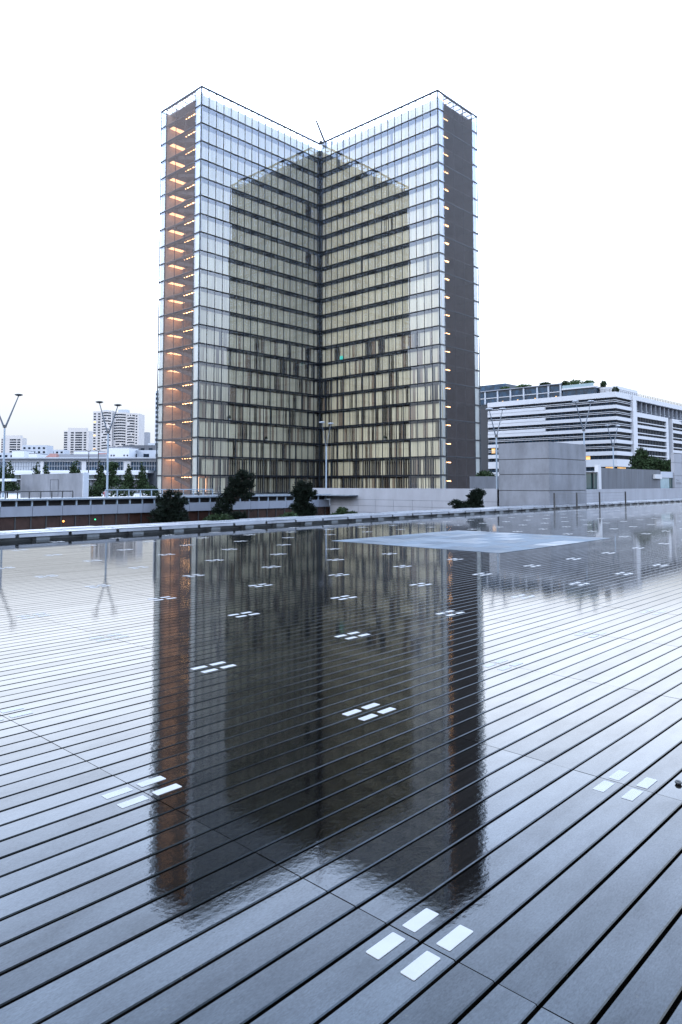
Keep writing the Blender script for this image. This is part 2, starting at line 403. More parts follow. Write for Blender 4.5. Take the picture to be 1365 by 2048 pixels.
def tree(name, label, cat, base, top_blobs, trunk, n, size, m, group=None, seed=1, limbs=()):
    rs = random.Random(seed)
    t = thing(name, label, cat, base, 0, group)
    b = MB()
    for a, c, r0, r1 in trunk: b.tube(a, c, r0, r1, 7)
    for a, c, r0, r1 in limbs: b.tube(a, c, r0, r1, 5)
    b.build('trunk', m_bark, t, smooth=True)
    b = MB(); (tufts if m is m_pine else leafcloud)(b, top_blobs, n, size, rs); b.build('crown', m, t)
    return t
zb = -8.6
RH = Vector((0.6848, -0.7287, 0)); VH = Vector((0.7287, 0.6848, 0))
def pine(label, x, y, blobs, seed, n=9000, group='pines standing in the sunken garden', size=0.13):
    bl = []
    for (u, z, ru, rz) in blobs: p = RH * u; bl.append((p.x, p.y, z - zb, ru, ru * 0.9, rz))
    tp = [q for q in bl]; mid = tp[0]
    tr = [((0, 0, 0), (tp[-1][0] * 0.6, tp[-1][1] * 0.6, tp[-1][2] - 0.3), 0.17, 0.11)]
    prev = tr[0][1]
    for q in reversed(tp): tr.append((prev, (q[0], q[1], q[2]), 0.09, 0.06)); prev = (q[0], q[1], q[2])
    return tree('pine_tree', label, 'tree', (x, y, zb), bl, tr, n, size, m_pine, group, seed)
# blobs: sideways offset, height above deck, half width, half height
pine('bushy dark pine rising at the left in front of the lit stairwell of the tower', 26.77, 40.3,
     [(0.05, 0.75, 0.55, 0.38), (-0.45, 0.5, 0.45, 0.35), (0.55, 0.35, 0.4, 0.3), (-0.1, 0.1, 0.75, 0.45), (-0.5, -0.5, 0.8, 0.5), (0.3, -0.6, 0.8, 0.55)], 11, 9000)
pine('tallest pine, leaning right with open tufted branches in front of the tower', 31.7, 39.4,
     [(0.15, 2.15, 0.45, 0.38), (0.6, 1.95, 0.35, 0.35), (-0.35, 1.7, 0.42, 0.38), (0.25, 1.45, 0.6, 0.35), (-0.5, 1.0, 0.6, 0.4), (0.4, 0.85, 0.45, 0.25),
      (-0.95, 0.45, 0.55, 0.35), (-1.2, -0.2, 0.6, 0.45), (-0.9, -0.8, 0.8, 0.4), (-0.1, -0.75, 0.55, 0.35)], 12, 12000)
pine('rounded mushroom shaped pine with a full domed top near the middle', 34.71, 36.17,
     [(-0.05, 1.25, 0.62, 0.42), (-0.4, 0.95, 0.42, 0.35), (0.35, 0.9, 0.45, 0.3), (-0.05, 0.5, 0.5, 0.35), (-0.25, 0.0, 0.6, 0.32), (0.3, -0.15, 0.5, 0.35), (0.15, -0.6, 0.7, 0.3)], 13, 10000)
pine('spiky pine spreading right in front of the pale concrete garden wall', 40.2, 26.0,
     [(0.35, 1.05, 0.42, 0.14), (0.15, 0.72, 0.42, 0.22), (0.2, 0.42, 0.42, 0.2), (-0.15, 0.25, 0.4, 0.22), (-1.1, 0.3, 0.4, 0.14), (-0.75, 0.05, 0.42, 0.2), (-0.1, 0.0, 0.75, 0.22)], 14, 8000, size=0.12)
for lab, x, y, bl, sd in (('low shrub top showing left of the mushroom shaped pine', 32.1, 34.76, [(0, -0.55, 0.55, 0.3), (-0.5, -0.75, 0.4, 0.25)], 21),
                          ('low shrub top at the foot of the grey stone garden corner', 36.63, 34.3, [(0.0, -0.3, 0.38, 0.3), (0.6, -0.55, 0.55, 0.25), (-0.5, -0.6, 0.4, 0.2)], 22),
                          ('low dark shrub top between the left pine and the tallest pine', 28.9, 38.6, [(0, -0.75, 0.7, 0.35), (0.7, -0.7, 0.5, 0.35)], 23)):
    bls = [(RH.x * u, RH.y * u, z - zb, ru, ru, rz) for u, z, ru, rz in bl]
    tree('garden_shrub', lab, 'shrub', (x, y, zb), bls, [((0, 0, 0), (0, 0, bls[0][2]), 0.08, 0.04)], 1500, 0.12, m_leaf, 'shrubs in the sunken garden', sd)

# courtyard front below the walkway
FY = 41.88
cf = thing('courtyard_facade', 'long sunken courtyard front with concrete beam over brown glazing, left of the garden', 'facade', (0, FY, zb))
O = (0, FY, zb)
x = 16.5 - 1.82 * 16; i = 0
while x < 43.0:
    a = MB(O); a.box(x + 0.012, min(x + 1.82, 43.17) - 0.012, FY, FY + 0.5, -0.25, 0.33); a.build('concrete_beam', m_beam, cf); x += 1.82
x = 17.4 - 0.907 * 32
while x < 43.0:
    a = MB(O); a.box(x - 0.045, x + 0.045, FY + 0.02, FY + 0.12, 0.333, 0.668); a.build('post', m_steel, cf)
    if x > 8:
        a = MB(O); a.box(x + 0.04, x + 0.867, FY + 0.18, FY + 0.22, -3.6, -0.253); a.build('brown_panel', m_brown, cf)
    x += 0.907
a = MB(O); x = 17.4 - 0.907 * 10
while x < 43: a.box(x - 0.035, x + 0.035, FY + 0.14, FY + 0.26, -3.6, -0.254); x += 0.907
a.build('glazing_frame', m_steel_dk, cf)
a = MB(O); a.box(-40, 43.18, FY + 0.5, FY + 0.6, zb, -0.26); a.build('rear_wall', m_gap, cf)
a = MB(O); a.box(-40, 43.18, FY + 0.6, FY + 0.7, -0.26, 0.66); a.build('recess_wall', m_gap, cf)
a = MB(O); a.box(-40, 43.18, FY + 0.2, FY + 0.35, zb, -3.61); a.build('lower_wall', m_conc_dk, cf)
# walkway slab
b = MB(); b.box(-40, 43.18, FY - 0.15, 46.4, 0.67, 0.74); b.box(42.0, 43.18, 38.7, FY - 0.15, 0.67, 0.74); struct(b, 'walkway', m_espl)
b = MB(); b.box(-40, 43.18, FY - 0.1, FY - 0.03, 0.742, 0.78)
b.o = Vector((1.6, FY, 0.74)); b.v = [(v[0] - 1.6, v[1] - FY, v[2] - 0.74) for v in b.v]
tag(b.build('edge_trim', m_steel), 'thin pale metal edge strip along the walkway above the courtyard front', 'edge strip')
for lab, x, z, mm, rr in (('tiny orange lamp glowing behind the brown courtyard glazing', 20.25, -0.62, m_orange, 0.07), ('tiny green lamp glowing behind the brown courtyard glazing', 22.30, -0.58, m_green, 0.05)):
    a = MB((x, FY + 0.1, z)); a.lathe([(0, -rr), (rr * 0.8, -rr * 0.5), (rr, 0), (rr * 0.8, rr * 0.5), (0, rr)], (x, FY + 0.1, z), n=10)
    a.box(x - 0.01, x + 0.01, FY + 0.09, FY + 0.18, z - 0.01, z + 0.01)
    tag(a.build('courtyard_lamp', mm, smooth=True), lab, 'lamp')

# garden end wall (faces the camera side, X = 43.19) and the wall to the right
def course_wall(name, label, boxes, org, m, back=None, cat='wall', group=None):
    t = thing(name, label, cat, org, 0, group)
    if back: a = MB(org); a.box(*back); a.build('core', m_gap, t)
    for q in boxes: a = MB(org); a.box(*q); a.build('block', m, t)
    return t
bx = []
zc = [1.285, 0.385, -0.10, -0.62, -1.3, -2.2, -4.0, -8.6]
for r in range(len(zc) - 1):
    y = 25.95; step = 2.2 if r == 0 else 1.82
    if r == 0: bx.append((43.19, 43.45, 25.95, 46.0, zc[1] + 0.008, zc[0])); continue
    while y < 41.8:
        bx.append((43.19, 43.45, y + 0.01, min(y + step, 41.86) - 0.01, zc[r + 1] + 0.01, zc[r] - 0.01)); y += step
course_wall('garden_end_wall', 'pale concrete block wall closing the sunken garden, between pines and concrete cube', bx, (43.3, 34, zb), m_conc, (43.25, 43.5, 25.95, 41.8, -8.6, 1.2))
bx = []
x = 48.0
while x < 108:
    bx.append((x + 0.008, x + 7.3, 23.8, 24.1, -0.3, 1.2)); x += 7.31
course_wall('parapet_wall', 'long pale concrete parapet running right from the concrete cube', bx, (78, 24, -0.3), m_conc, (49.5, 107, 23.83, 24.07, -0.3, 1.15))
b = MB(); b.box(43.5, 100, 22.45, 23.8, -0.5, -0.05); struct(b, 'gravel_strip', m_espl)

# concrete cube
ct = thing('concrete_block', 'big weathered concrete cube cast in four layers standing at the deck edge', 'concrete block', (46.2, 24, -0.1))
O = (46.2, 24, -0.1)
zs = [-0.1, 1.17, 2.25, 3.26, 4.37]
for i in range(4):
    a = MB(O); a.box(43.02, 48.5, 22.0, 25.7, zs[i] + 0.022, zs[i + 1] - 0.022); a.build('layer', m_conc_box, ct)
a = MB(O); a.box(43.06, 48.46, 22.04, 25.66, -0.1, 4.33); a.build('core', m_gap, ct)

# low wire fence
ft = thing('wire_fence', 'low wire fence with four thin posts on the deck beside the concrete cube', 'fence', (40.8, 20.9, 0))
P = [(40.9, 20.6), (44.0, 20.62), (47.6, 20.68), (52.2, 20.75)]
for x, y in P:
    a = MB((40.8, 20.9, 0)); a.box(x - 0.03, x + 0.03, y - 0.045, y + 0.045, 0, 1.06); a.build('post', m_steel_dk, ft)
a = MB((40.8, 20.9, 0))
for (x0, y0), (x1, y1) in zip(P, P[1:]):
    for z in (0.12, 0.34, 0.56, 0.78, 1.0): a.tube((x0, y0, z), (x1, y1, z), 0.011 if z > 0.9 else 0.004, n=5)
a.build('wire', m_steel_dk, ft)

# ================================================================== ESPLANADE behind
b = MB(); b.box(-60, 43.5, 46.4, 175, -9.5, -0.3); b.box(43.5, 190, 24.1, 175, -9.5, -0.31); struct(b, 'esplanade', m_espl)

def rail(name, label, P, z0, h, step, m=m_steel, r=0.035, group=None):
    t = thing(name, label, 'railing', (P[0][0], P[0][1], z0), 0, group); O = (P[0][0], P[0][1], z0)
    a = MB(O)
    for (x0, y0), (x1, y1) in zip(P, P[1:]):
        a.tube((x0, y0, z0 + h), (x1, y1, z0 + h), r, n=6)
    a.build('handrail', m, t)
    for (x0, y0), (x1, y1) in zip(P, P[1:]):
        n = max(1, int(math.hypot(x1 - x0, y1 - y0) / step))
        for k in range(n + 1):
            x = x0 + (x1 - x0) * k / n; y = y0 + (y1 - y0) * k / n
            a = MB(O); a.box(x - 0.03, x + 0.03, y - 0.03, y + 0.03, z0, z0 + h - r); a.build('post', m, t)
    return t
rail('walkway_railing', 'low pale metal railing behind the walkway between concrete hut and tower', [(25.3, 46.3), (34.5, 46.3)], 0.74, 0.47, 0.85)
rail('walkway_railing', 'dark low railing in front of the grey concrete hut at left', [(17.0, 44.3), (22.6, 45.6)], 0.74, 0.42, 0.8, m_steel_dk)
rail('walkway_railing', 'thin dark handrail along the walkway at the foot of the tower', [(31.0, 45.9), (42.2, 45.9)], 0.74, 0.30, 1.8, m_steel_dk, 0.015)

# left concrete hut
ht = thing('concrete_hut', 'long low grey concrete hut with a flush door on the walkway at left', 'hut', (24, 52, -0.3))
O = (24, 52, -0.3)
a = MB(O); a.box(24.45, 24.80, 47.9, 58.2, -0.3, 2.40); a.build('wall', m_conc_box, ht)
a = MB(O)
a.box(24.425, 24.447, 51.6, 51.64, 0.75, 1.95); a.box(24.425, 24.447, 52.9, 52.94, 0.75, 1.95); a.box(24.425, 24.447, 51.6, 52.94, 1.95, 1.98); a.build('door', m_conc_dk, ht)
a = MB(O); a.box(24.44, 24.84, 47.78, 47.89, 0.4, 2.42); a.build('fin', m_paleb, ht)
a = MB((23.2, 57, 2.0)); a.box(22.9, 23.3, 56.2, 58.4, 1.85, 2.05)
tag(a.build('canopy', m_roofw), 'small white canopy at the left end of the grey concrete hut', 'canopy')

# ================================================================== STREET LAMPS (V shaped)
def v_lamp(label, x, y, z0, zj, hr, hz, spread, group='tall V shaped twin lamps'):
    t = thing('street_lamp', label, 'street lamp', (x, y, z0), 0, group)
    O = (x, y, z0)
    a = MB(O); a.tube((x, y, z0), (x, y, zj), 0.075, 0.055, 10); a.tube((x, y, z0), (x, y, z0 + 0.05), 0.14, 0.14, 10); a.build('pole', m_steel, t, smooth=False)
    a = MB(O); a.tube((x, y, zj - 0.08), (x, y, zj + 0.1), 0.12, 0.10, 10); a.build('collar', m_steel_dk, t)
    for s, hh in ((-1, hz[0]), (1, hz[1])):
        d = RH * (spread * s) + VH * (spread * 0.5 * s)
        tip = Vector((x, y, hh)) + d
        st = Vector((x, y, zj)) + d.normalized() * 0.06
        a = MB(O)
        off = VH * 0.07
        a.tube(st + off, tip + off * 0.3, 0.032, 0.024, 6); a.tube(st - off, tip - off * 0.3, 0.032, 0.024, 6)
        for q in range(1, 9):
            u = q / 9; p = st.lerp(tip, u); a.tube(p + off * (1 - 0.7 * u), p - off * (1 - 0.7 * u), 0.01, n=4)
        a.build('arm', m_arm, t)
        a = MB(O); a.lathe([(0.0, -0.07), (0.13, -0.06), (0.25, -0.01), (0.27, 0.03), (0.2, 0.07), (0.0, 0.10)], tip + Vector((0, 0, 0.04)), Matrix.Diagonal((1.0, 1.0, 1.0)), 14)
        h = a.build('lamp_head', m_steel_dk if label.startswith(('near', 'twin lamp left')) else m_paleb, t, smooth=True)
    return t
v_lamp('nearest and tallest twin lamp, half out of the photo at the left', 19.4, 48.9, 0.74, 5.45, 1, (7.4, 7.55), 0.72)
v_lamp('twin lamp left of the tower, standing before the white apartment tower', 25.5, 46.4, 0.74, 5.27, 1, (7.30, 7.15), 0.56)
v_lamp('slender twin lamp in front of the inner corner of the tower', 47.1, 46.12, -0.3, 5.2, 1, (7.22, 7.15), 0.40)
v_lamp('twin lamp just right of the tower, left of the concrete cube', 46.38, 27.87, -0.3, 5.15, 1, (7.05, 7.12), 0.55)
v_lamp('tallest twin lamp behind the concrete cube against the banded office', 55.57, 25.33, -0.3, 5.96, 1, (8.18, 8.28), 0.75)
v_lamp('smaller twin lamp behind the dark metal panels, before the corner of the office', 75.0, 31.0, -0.3, 5.67, 1, (7.73, 7.73), 0.70)
v_lamp('twin lamp at the far right edge of the photo', 84.6, 26.6, -0.3, 6.2, 1, (8.5, 8.5), 0.75)
def dark_lamp(label, lat, dep, ztop, s=1):
    p = VH * dep + RH * lat; t = thing('street_lamp', label, 'street lamp', (p.x, p.y, -0.3), 0, 'dark slim street lamps before the hall')
    a = MB(); a.tube((0, 0, 0), (0, 0, ztop + 0.3), 0.07, 0.05, 8); a.build('pole', m_steel_dk, t)
    a = MB(); q = RH * -0.55; a.tube((0, 0, ztop + 0.25), (q.x, q.y, ztop + 0.55), 0.03, n=6); q2 = RH * 0.25; a.tube((0, 0, ztop + 0.25), (q2.x, q2.y, ztop + 0.42), 0.03, n=6); a.build('arm', m_steel_dk, t)
    a = MB(); a.lathe([(0, -.03), (0.16, 0), (0.1, 0.06), (0, 0.08)], (q.x, q.y, ztop + 0.55), n=10); a.build('lamp_head', m_steel_dk, t)
dark_lamp('slim dark street lamp right behind the grey concrete hut', -31.6, 90, 5.75)
dark_lamp('slim dark street lamp close left of the grey twin lamp', -30.4, 90, 5.75)

# hydrant
hp = VH * 52 + RH * -17.0
t = thing('fire_hydrant', 'small red hydrant at the foot of the twin lamp left of the tower', 'hydrant', (hp.x, hp.y, -0.3))
a = MB(); a.tube((0, 0, 0), (0, 0, 1.25), 0.11, 0.11, 10); a.lathe([(0.15, 1.22), (0.15, 1.28), (0.09, 1.38), (0, 1.42)], (0, 0, 0), n=12); a.build('body', m_redp, t)
a = MB(); a.tube((-0.2, 0, 0.95), (0.2, 0, 0.95), 0.06, n=8); a.build('outlet', m_redp, t)

# small trees on the left
specs = [(73, 925, 90), (92, 925, 90), (145, 924, 90), (152, 921, 90), (203, 923, 90), (258, 926, 90), (286, 923, 90), (2, 930, 80), (17, 922, 80)]
labs = ['left one of the pair of conical trees over the grey hut', 'right one of the pair of conical trees over the grey hut', 'left one of two touching trees over the right half of the hut', 'right one of two touching trees over the right half of the hut',
        'narrow conical tree behind the twin lamp left of the tower', 'narrow conical tree midway between the lamp and the tower', 'conical tree closest to the left side of the tower',
        'tree cut by the left edge of the photo', 'wide dark tree behind the nearest twin lamp']
for i, ((px_, py_, D), lab) in enumerate(zip(specs, labs)):
    lat = (px_ - 682.5) / 1437.5 * D; p = VH * D + RH * lat; top = 1.59 + (968.6 - py_) / 1437.5 * D
    H = top + 0.3; rs = random.Random(50 + i); bl = []
    for k in range(7):
        u = k / 6; rr_ = (0.95 - 0.75 * u) * (1.5 if i >= 7 else 1.0)
        bl.append((rs.uniform(-.15, .15), rs.uniform(-.15, .15), 1.5 + (H - 1.8) * u, rr_, rr_, 0.42))
    tree('conical_tree', lab, 'tree', (p.x, p.y, -0.3), bl, [((0, 0, 0), (0, 0, H * 0.8), 0.09, 0.03)], 1500, 0.17, m_leaf, 'small conical trees on the esplanade at left', 60 + i)
lat = (225 - 682.5) / 1437.5 * 85; p = VH * 85 + RH * lat
tree('garden_tree', 'green tree of two tufts right of the twin lamp', 'tree', (p.x, p.y, -0.3), [(0, 0, 4.1, 0.75, 0.75, 0.55), (0, 0, 3.4, 0.6, 0.6, 0.4), (0, 0, 2.3, 1.1, 1.0, 0.7)],
     [((0, 0, 0), (0, 0, 3.9), 0.08, 0.04)], 2000, 0.16, m_leaf, None, 71)
for i, (px_, lab) in enumerate(((172, 'round bush right behind the hut'), (184, 'round bush left of the twin lamp, second from the hut'), (196, 'smaller bush next to the pole of the twin lamp'), (242, 'wide bush midway between lamp and tower'), (303, 'dark bush touching the left side of the tower'))):
    D = 80; lat = (px_ - 682.5) / 1437.5 * D; p = VH * D + RH * lat; sc = [0.6, 0.95, 0.6, 1.5, 0.9][i]
    tree('round_bush', lab, 'bush', (p.x, p.y, -0.3), [(0, 0, 1.0, sc, sc, 0.85), (sc * 0.4, 0, 0.7, sc * 0.7, sc * 0.7, 0.6)], [((0, 0, 0), (0, 0, 0.9), 0.05, 0.03)], 700, 0.15, m_leaf, 'bushes before the hall', 80 + i)

# ================================================================== RIGHT SIDE, behind the parapet
gt = thing('glazed_gate', 'dark glass gate with slim frame just right of the concrete cube', 'gate', (60, 27, -0.3)); O = (60, 27, -0.3)
a = MB(O); a.box(57.8, 61.65, 27.0, 27.06, -0.3, 2.65); a.build('glass_panel', m_tgreen, gt)
a = MB(O)
for x in (57.9, 59.2, 60.7): a.box(x, x + 0.06, 26.9, 26.99, -0.3, 2.7)
a.box(57.8, 61.6, 26.9, 26.99, 2.56, 2.66); a.build('frame', m_steel_dk, gt)
a = MB((61.9, 27, -0.3)); a.box(61.68, 62.25, 26.85, 27.2, -0.3, 3.3); tag(a.build('white_post', m_white), 'square white post between glass gate and dark metal panels', 'post')
pt = thing('metal_screen', 'long dark grey metal panel screen standing behind the right parapet', 'screen', (69.6, 27, -0.3)); O = (69.6, 27, -0.3)
xs = [62.3, 64.1, 65.9, 67.7, 69.5, 71.3, 73.1, 75.0, 77.15]
for i in range(8):
    a = MB(O); a.box(xs[i] + 0.01, xs[i + 1] - 0.01, 27.0, 27.2, -0.3, 3.05); a.build('panel', m_conc_dk, pt)
a = MB((75.9, 26.6, 1.9)); a.box(75.1, 77.0, 26.78, 26.98, 2.15, 2.6); tag(a.build('wall_light_box', m_white), 'white horizontal box mounted near the right end of the metal screen', 'light box')
gt = thing('glass_kiosk', 'pale glass kiosk with dark green side between metal screen and pale block', 'kiosk', (79.1, 27, -0.3)); O = (79.1, 27, -0.3)
a = MB(O); a.box(77.2, 79.9, 27.05, 27.15, -0.3, 2.25); a.build('glass_wall', m_palegl, gt)
a = MB(O); a.box(79.93, 80.75, 27.02, 27.2, -0.3, 2.25); a.build('side_panel', m_tgreen, gt)
a = MB(O); a.box(77.2, 80.8, 26.95, 27.4, 2.27, 2.9); a.build('roof', m_paleb, gt)
pb = thing('pale_stone_block', 'pale stone block with faint engraved lines at the right edge of the photo', 'stone block', (83.5, 27, -0.3)); O = (83.5, 27, -0.3)
for r, (z0, z1) in enumerate(((-0.3, 1.2), (1.22, 2.5), (2.52, 3.9), (3.92, 4.9))):
    for x0 in (80.85, 83.3, 85.75):
        a = MB(O); a.box(x0, x0 + 2.43, 26.8, 27.15, z0, z1 - 0.01); a.build('stone', m_conc, pb)
a = MB(O)
for z, x0, x1 in ((2.05, 81.25, 81.6), (1.98, 81.65, 82.0), (1.72, 81.25, 82.6), (1.60, 81.25, 82.9)): a.box(x0, x1, 26.78, 26.8, z, z + 0.05)
a.build('engraving', m_conc_dk, pb)
def blobs_tree(name, label, x, y, bl, h, seed, m=m_leaf, n=5000, size=0.22, group=None):
    L_ = [((0, 0, 0), (0, 0, h * 0.55), 0.16, 0.1)] + [((0, 0, h * 0.4), (q[0], q[1], q[2]), 0.07, 0.03) for q in bl[:5]]
    return tree(name, label, 'tree', (x, y, -0.3), bl, L_, n, size, m, group, seed)
def rb(u, z, r, rz, d=0): p = RH * u + VH * d; return (p.x, p.y, z, r, r, rz)
p = VH * 95 + RH * 40.3
blobs_tree('leafy_tree', 'taller bushy tree top left of the group behind the metal screen', p.x, p.y, [rb(-0.6, 5.9, 0.8, 0.8), rb(-1.2, 4.9, 1.0, 0.8), rb(0.2, 4.8, 1.3, 0.8), rb(-0.6, 3.7, 1.5, 1.1), rb(0.9, 3.8, 1.2, 0.9)], 5, 90, group='trees behind the metal screen')
p = VH * 95 + RH * 43.0
blobs_tree('leafy_tree', 'low wide tree at the right of the group behind the metal screen', p.x, p.y, [rb(-0.9, 4.6, 1.0, 0.7), rb(0.5, 4.3, 1.1, 0.8), rb(-0.3, 3.5, 1.6, 1.0), rb(1.2, 3.2, 1.2, 0.9)], 4.5, 91, group='trees behind the metal screen')
p = VH * 110 + RH * 22.3
blobs_tree('leafy_tree', 'dark tree in the gap between tower and concrete cube', p.x, p.y, [rb(-0.3, 3.0, 1.3, 1.0), rb(0.8, 2.6, 1.0, 0.8), rb(-0.8, 2.2, 0.9, 0.9)], 3, 92, n=2500)
a = MB((64, 46, -0.3)); q = VH * 78 + RH * 16.2
T_ = Matrix.Translation(q) @ Matrix.Rotation(R(-46.8), 4, 'Z')
a = MB(q); a.box(-2.2, 2.2, 0, 0.3, -0.3, 2.45, T_); tag(a.build('grey_wall', m_conc_dk), 'plain dark grey wall seen between tower and concrete cube', 'wall')

# ================================================================== THE GLASS TOWER
TX, TY, TZ = 80.32, 112.63, -0.25
LW, WD, SH, NS, NC = 32.62, 14.15, 3.6, 22, 18
tw = thing('glass_tower', 'tall open book shaped glass tower with beech shutters and lit mesh stairwell', 'tower', (TX, TY, TZ))
H = SH * NS
CAMl = Vector((-TX, -TY, 1.6 - TZ))
near_cam = lambda p: (Vector(p) - CAMl).length
A, B, Cc, D_, E_, F_ = (0, 0), (LW, 0), (LW, -LW), (LW + WD, -LW), (LW + WD, WD), (0, WD)
ES = (2.05, 12.0)      # end faces: glass, mesh, glass
def frame_of(p0, p1):
    d = Vector((p1[0] - p0[0], p1[1] - p0[1], 0)); Ln = d.length; d /= Ln
    n = Vector((d.y, -d.x, 0))     # outward normal
    return Vector((p0[0], p0[1], 0)), d, n, Ln
panes = []; mulls = []; trans = []
def add_pane(o, d, n, u0, u1, k):
    z0, z1 = k * SH, (k + 1) * SH
    c = o + d * ((u0 + u1) / 2) + Vector((0, 0, (z0 + z1) / 2))
    e1, e2 = rnd.gauss(0, 0.0022), rnd.gauss(0, 0.0022)     # every pane sits a touch out of true
    def fn(b, o=o, d=d, n=n):
        g = 0.03
        b.quad(o + d * (u0 + g) + n * (e1 + e2) + Vector((0, 0, z0 + g)), o + d * (u1 - g) + n * (-e1 + e2) + Vector((0, 0, z0 + g)),
               o + d * (u1 - g) + n * (-e1 - e2) + Vector((0, 0, z1 - g)), o + d * (u0 + g) + n * (e1 - e2) + Vector((0, 0, z1 - g)))
    panes.append((c, fn))
def add_mull(o, d, n, u, w_=0.035, z0=0, z1=None, dep=0.10):
    z1 = z1 or H
    def fn(b):
        T = Matrix.Translation(o + d * u) @ Matrix(((d.x, n.x, 0, 0), (d.y, n.y, 0, 0), (0, 0, 1, 0), (0, 0, 0, 1)))
        b.box(-w_, w_, -dep, 0.05, z0, z1, T)
    mulls.append((o + d * u, fn))
def add_trans(o, d, n, u0, u1, k, hh=0.115):
    def fn(b):
        T = Matrix.Translation(o) @ Matrix(((d.x, n.x, 0, 0), (d.y, n.y, 0, 0), (0, 0, 1, 0), (0, 0, 0, 1)))
        b.box(u0 - 0.003 * (k % 2), u1, -0.14, 0.056, k * SH - hh, k * SH + hh, T)
    trans.append((o + d * (u0 + u1) / 2 + Vector((0, 0, k * SH)), fn))
walls = [(A, B, 'front'), (B, Cc, 'front'), (Cc, D_, 'end'), (D_, E_, 'back'), (E_, F_, 'back'), (F_, A, 'end')]
backb = MB()
for p0, p1, kd in walls:
    o, d, n, Ln = frame_of(p0, p1)
    if kd == 'front':
        cell = Ln / NC
        for i in range(NC):
            for k in range(NS): add_pane(o, d, n, i * cell, (i + 1) * cell, k)
        for i in range(0 if p0 == A else 1, NC + 1): add_mull(o, d, n, i * cell + (0.04 if i == 0 else -0.04 if i == NC else 0), 0.065 if i in (0, NC) else 0.045)
        for k in range(1, NS): add_trans(o, d, n, 0, Ln, k)
    elif kd == 'end':
        for u0, u1 in ((0, 2.02), (12.13, Ln)):
            for k in range(NS): add_pane(o, d, n, u0, u1, k)
            for k in range(1, NS): add_trans(o, d, n, u0, u1, k)
        for u in (0.10, 2.03, 12.12, Ln - 0.10): add_mull(o, d, n, u, 0.10 if u < 1 or u > 13 else 0.05)
    else:
        cell = Ln / round(Ln / 1.81); nb = round(Ln / 1.81)
        for i in range(nb):
            for k in range(NS):
                backb.quad(o + d * (i * cell + .03) + Vector((0, 0, k * SH + .03)), o + d * ((i + 1) * cell - .03) + Vector((0, 0, k * SH + .03)), o + d * ((i + 1) * cell - .03) + Vector((0, 0, (k + 1) * SH - .03)), o + d * (i * cell + .03) + Vector((0, 0, (k + 1) * SH - .03)))
        for i in range(1, nb, 1): add_mull(o, d, n, i * cell)
        for k in range(1, NS): add_trans(o, d, n, 0, Ln, k)
many('glass_pane', panes, m_glass, tw, near_cam)
backb.build('rear_curtain_wall', m_glass, tw)
many('mullion', mulls, m_mull, tw, near_cam)
many('transom', trans, m_frame, tw, near_cam)
b = MB()
for p0, p1, kd in walls:
    o, d, n, Ln = frame_of(p0, p1)
    T = Matrix.Translation(o) @ Matrix(((d.x, n.x, 0, 0), (d.y, n.y, 0, 0), (0, 0, 1, 0), (0, 0, 0, 1)))
    b.box(-0.05, Ln + 0.05, -0.12, 0.062, H - 0.18, H + 0.20, T)
    b.build('top_rail', m_frame, tw); b = MB()
    b.box(-0.05, Ln + 0.05, -0.3, 0.0, -0.02, 0.12, T); b.build('base_rail', m_frame, tw); b = MB()
def poly(inset):
    i = inset; return [(i, i), (LW + i, i), (LW + i, -LW + i), (LW + WD - i, -LW + i), (LW + WD - i, WD - i), (i, WD - i)]
def prism(b, pts, z0, z1):
    n = len(pts); i = len(b.v); b.v += [(x, y, z0) for x, y in pts] + [(x, y, z1) for x, y in pts]
    # L shape: two quads per cap
    b.f.append((i, i + 5, i + 4, i + 1)); b.f.append((i + 1, i + 4, i + 3, i + 2))
    b.f.append((i + n, i + n + 1, i + n + 4, i + n + 5)); b.f.append((i + n + 1, i + n + 2, i + n + 3, i + n + 4))
    for k in range(n): q = (k + 1) % n; b.f.append((i + k, i + q, i + n + q, i + n + k))
for k in range(0, NS):
    b = MB(); prism(b, poly(0.16), k * SH - 0.11, k * SH + 0.11) ; b.build('floor_slab', m_slab, tw)
RZ = (NS - 1) * SH + 2.55
b = MB(); prism(b, poly(0.98), RZ, RZ + 0.18); b.build('roof', m_roofm, tw)
# roof edge beams between glass and roof
beams = []
for p0, p1, kd in walls:
    o, d, n, Ln = frame_of(p0, p1); nb = max(2, round(Ln / 1.81)); cell = Ln / nb
    for i in range(1, nb):
        c = o + d * (i * cell)
        def fn(b, c=c, n=n): b.tube(c - n * 0.1 + Vector((0, 0, H - 0.12)), c - n * 3.4 + Vector((0, 0, H - 0.12)), 0.10, n=4)
        beams.append((c + Vector((0, 0, H)), fn))
many('roof_beam', beams, m_paleb, tw, near_cam)
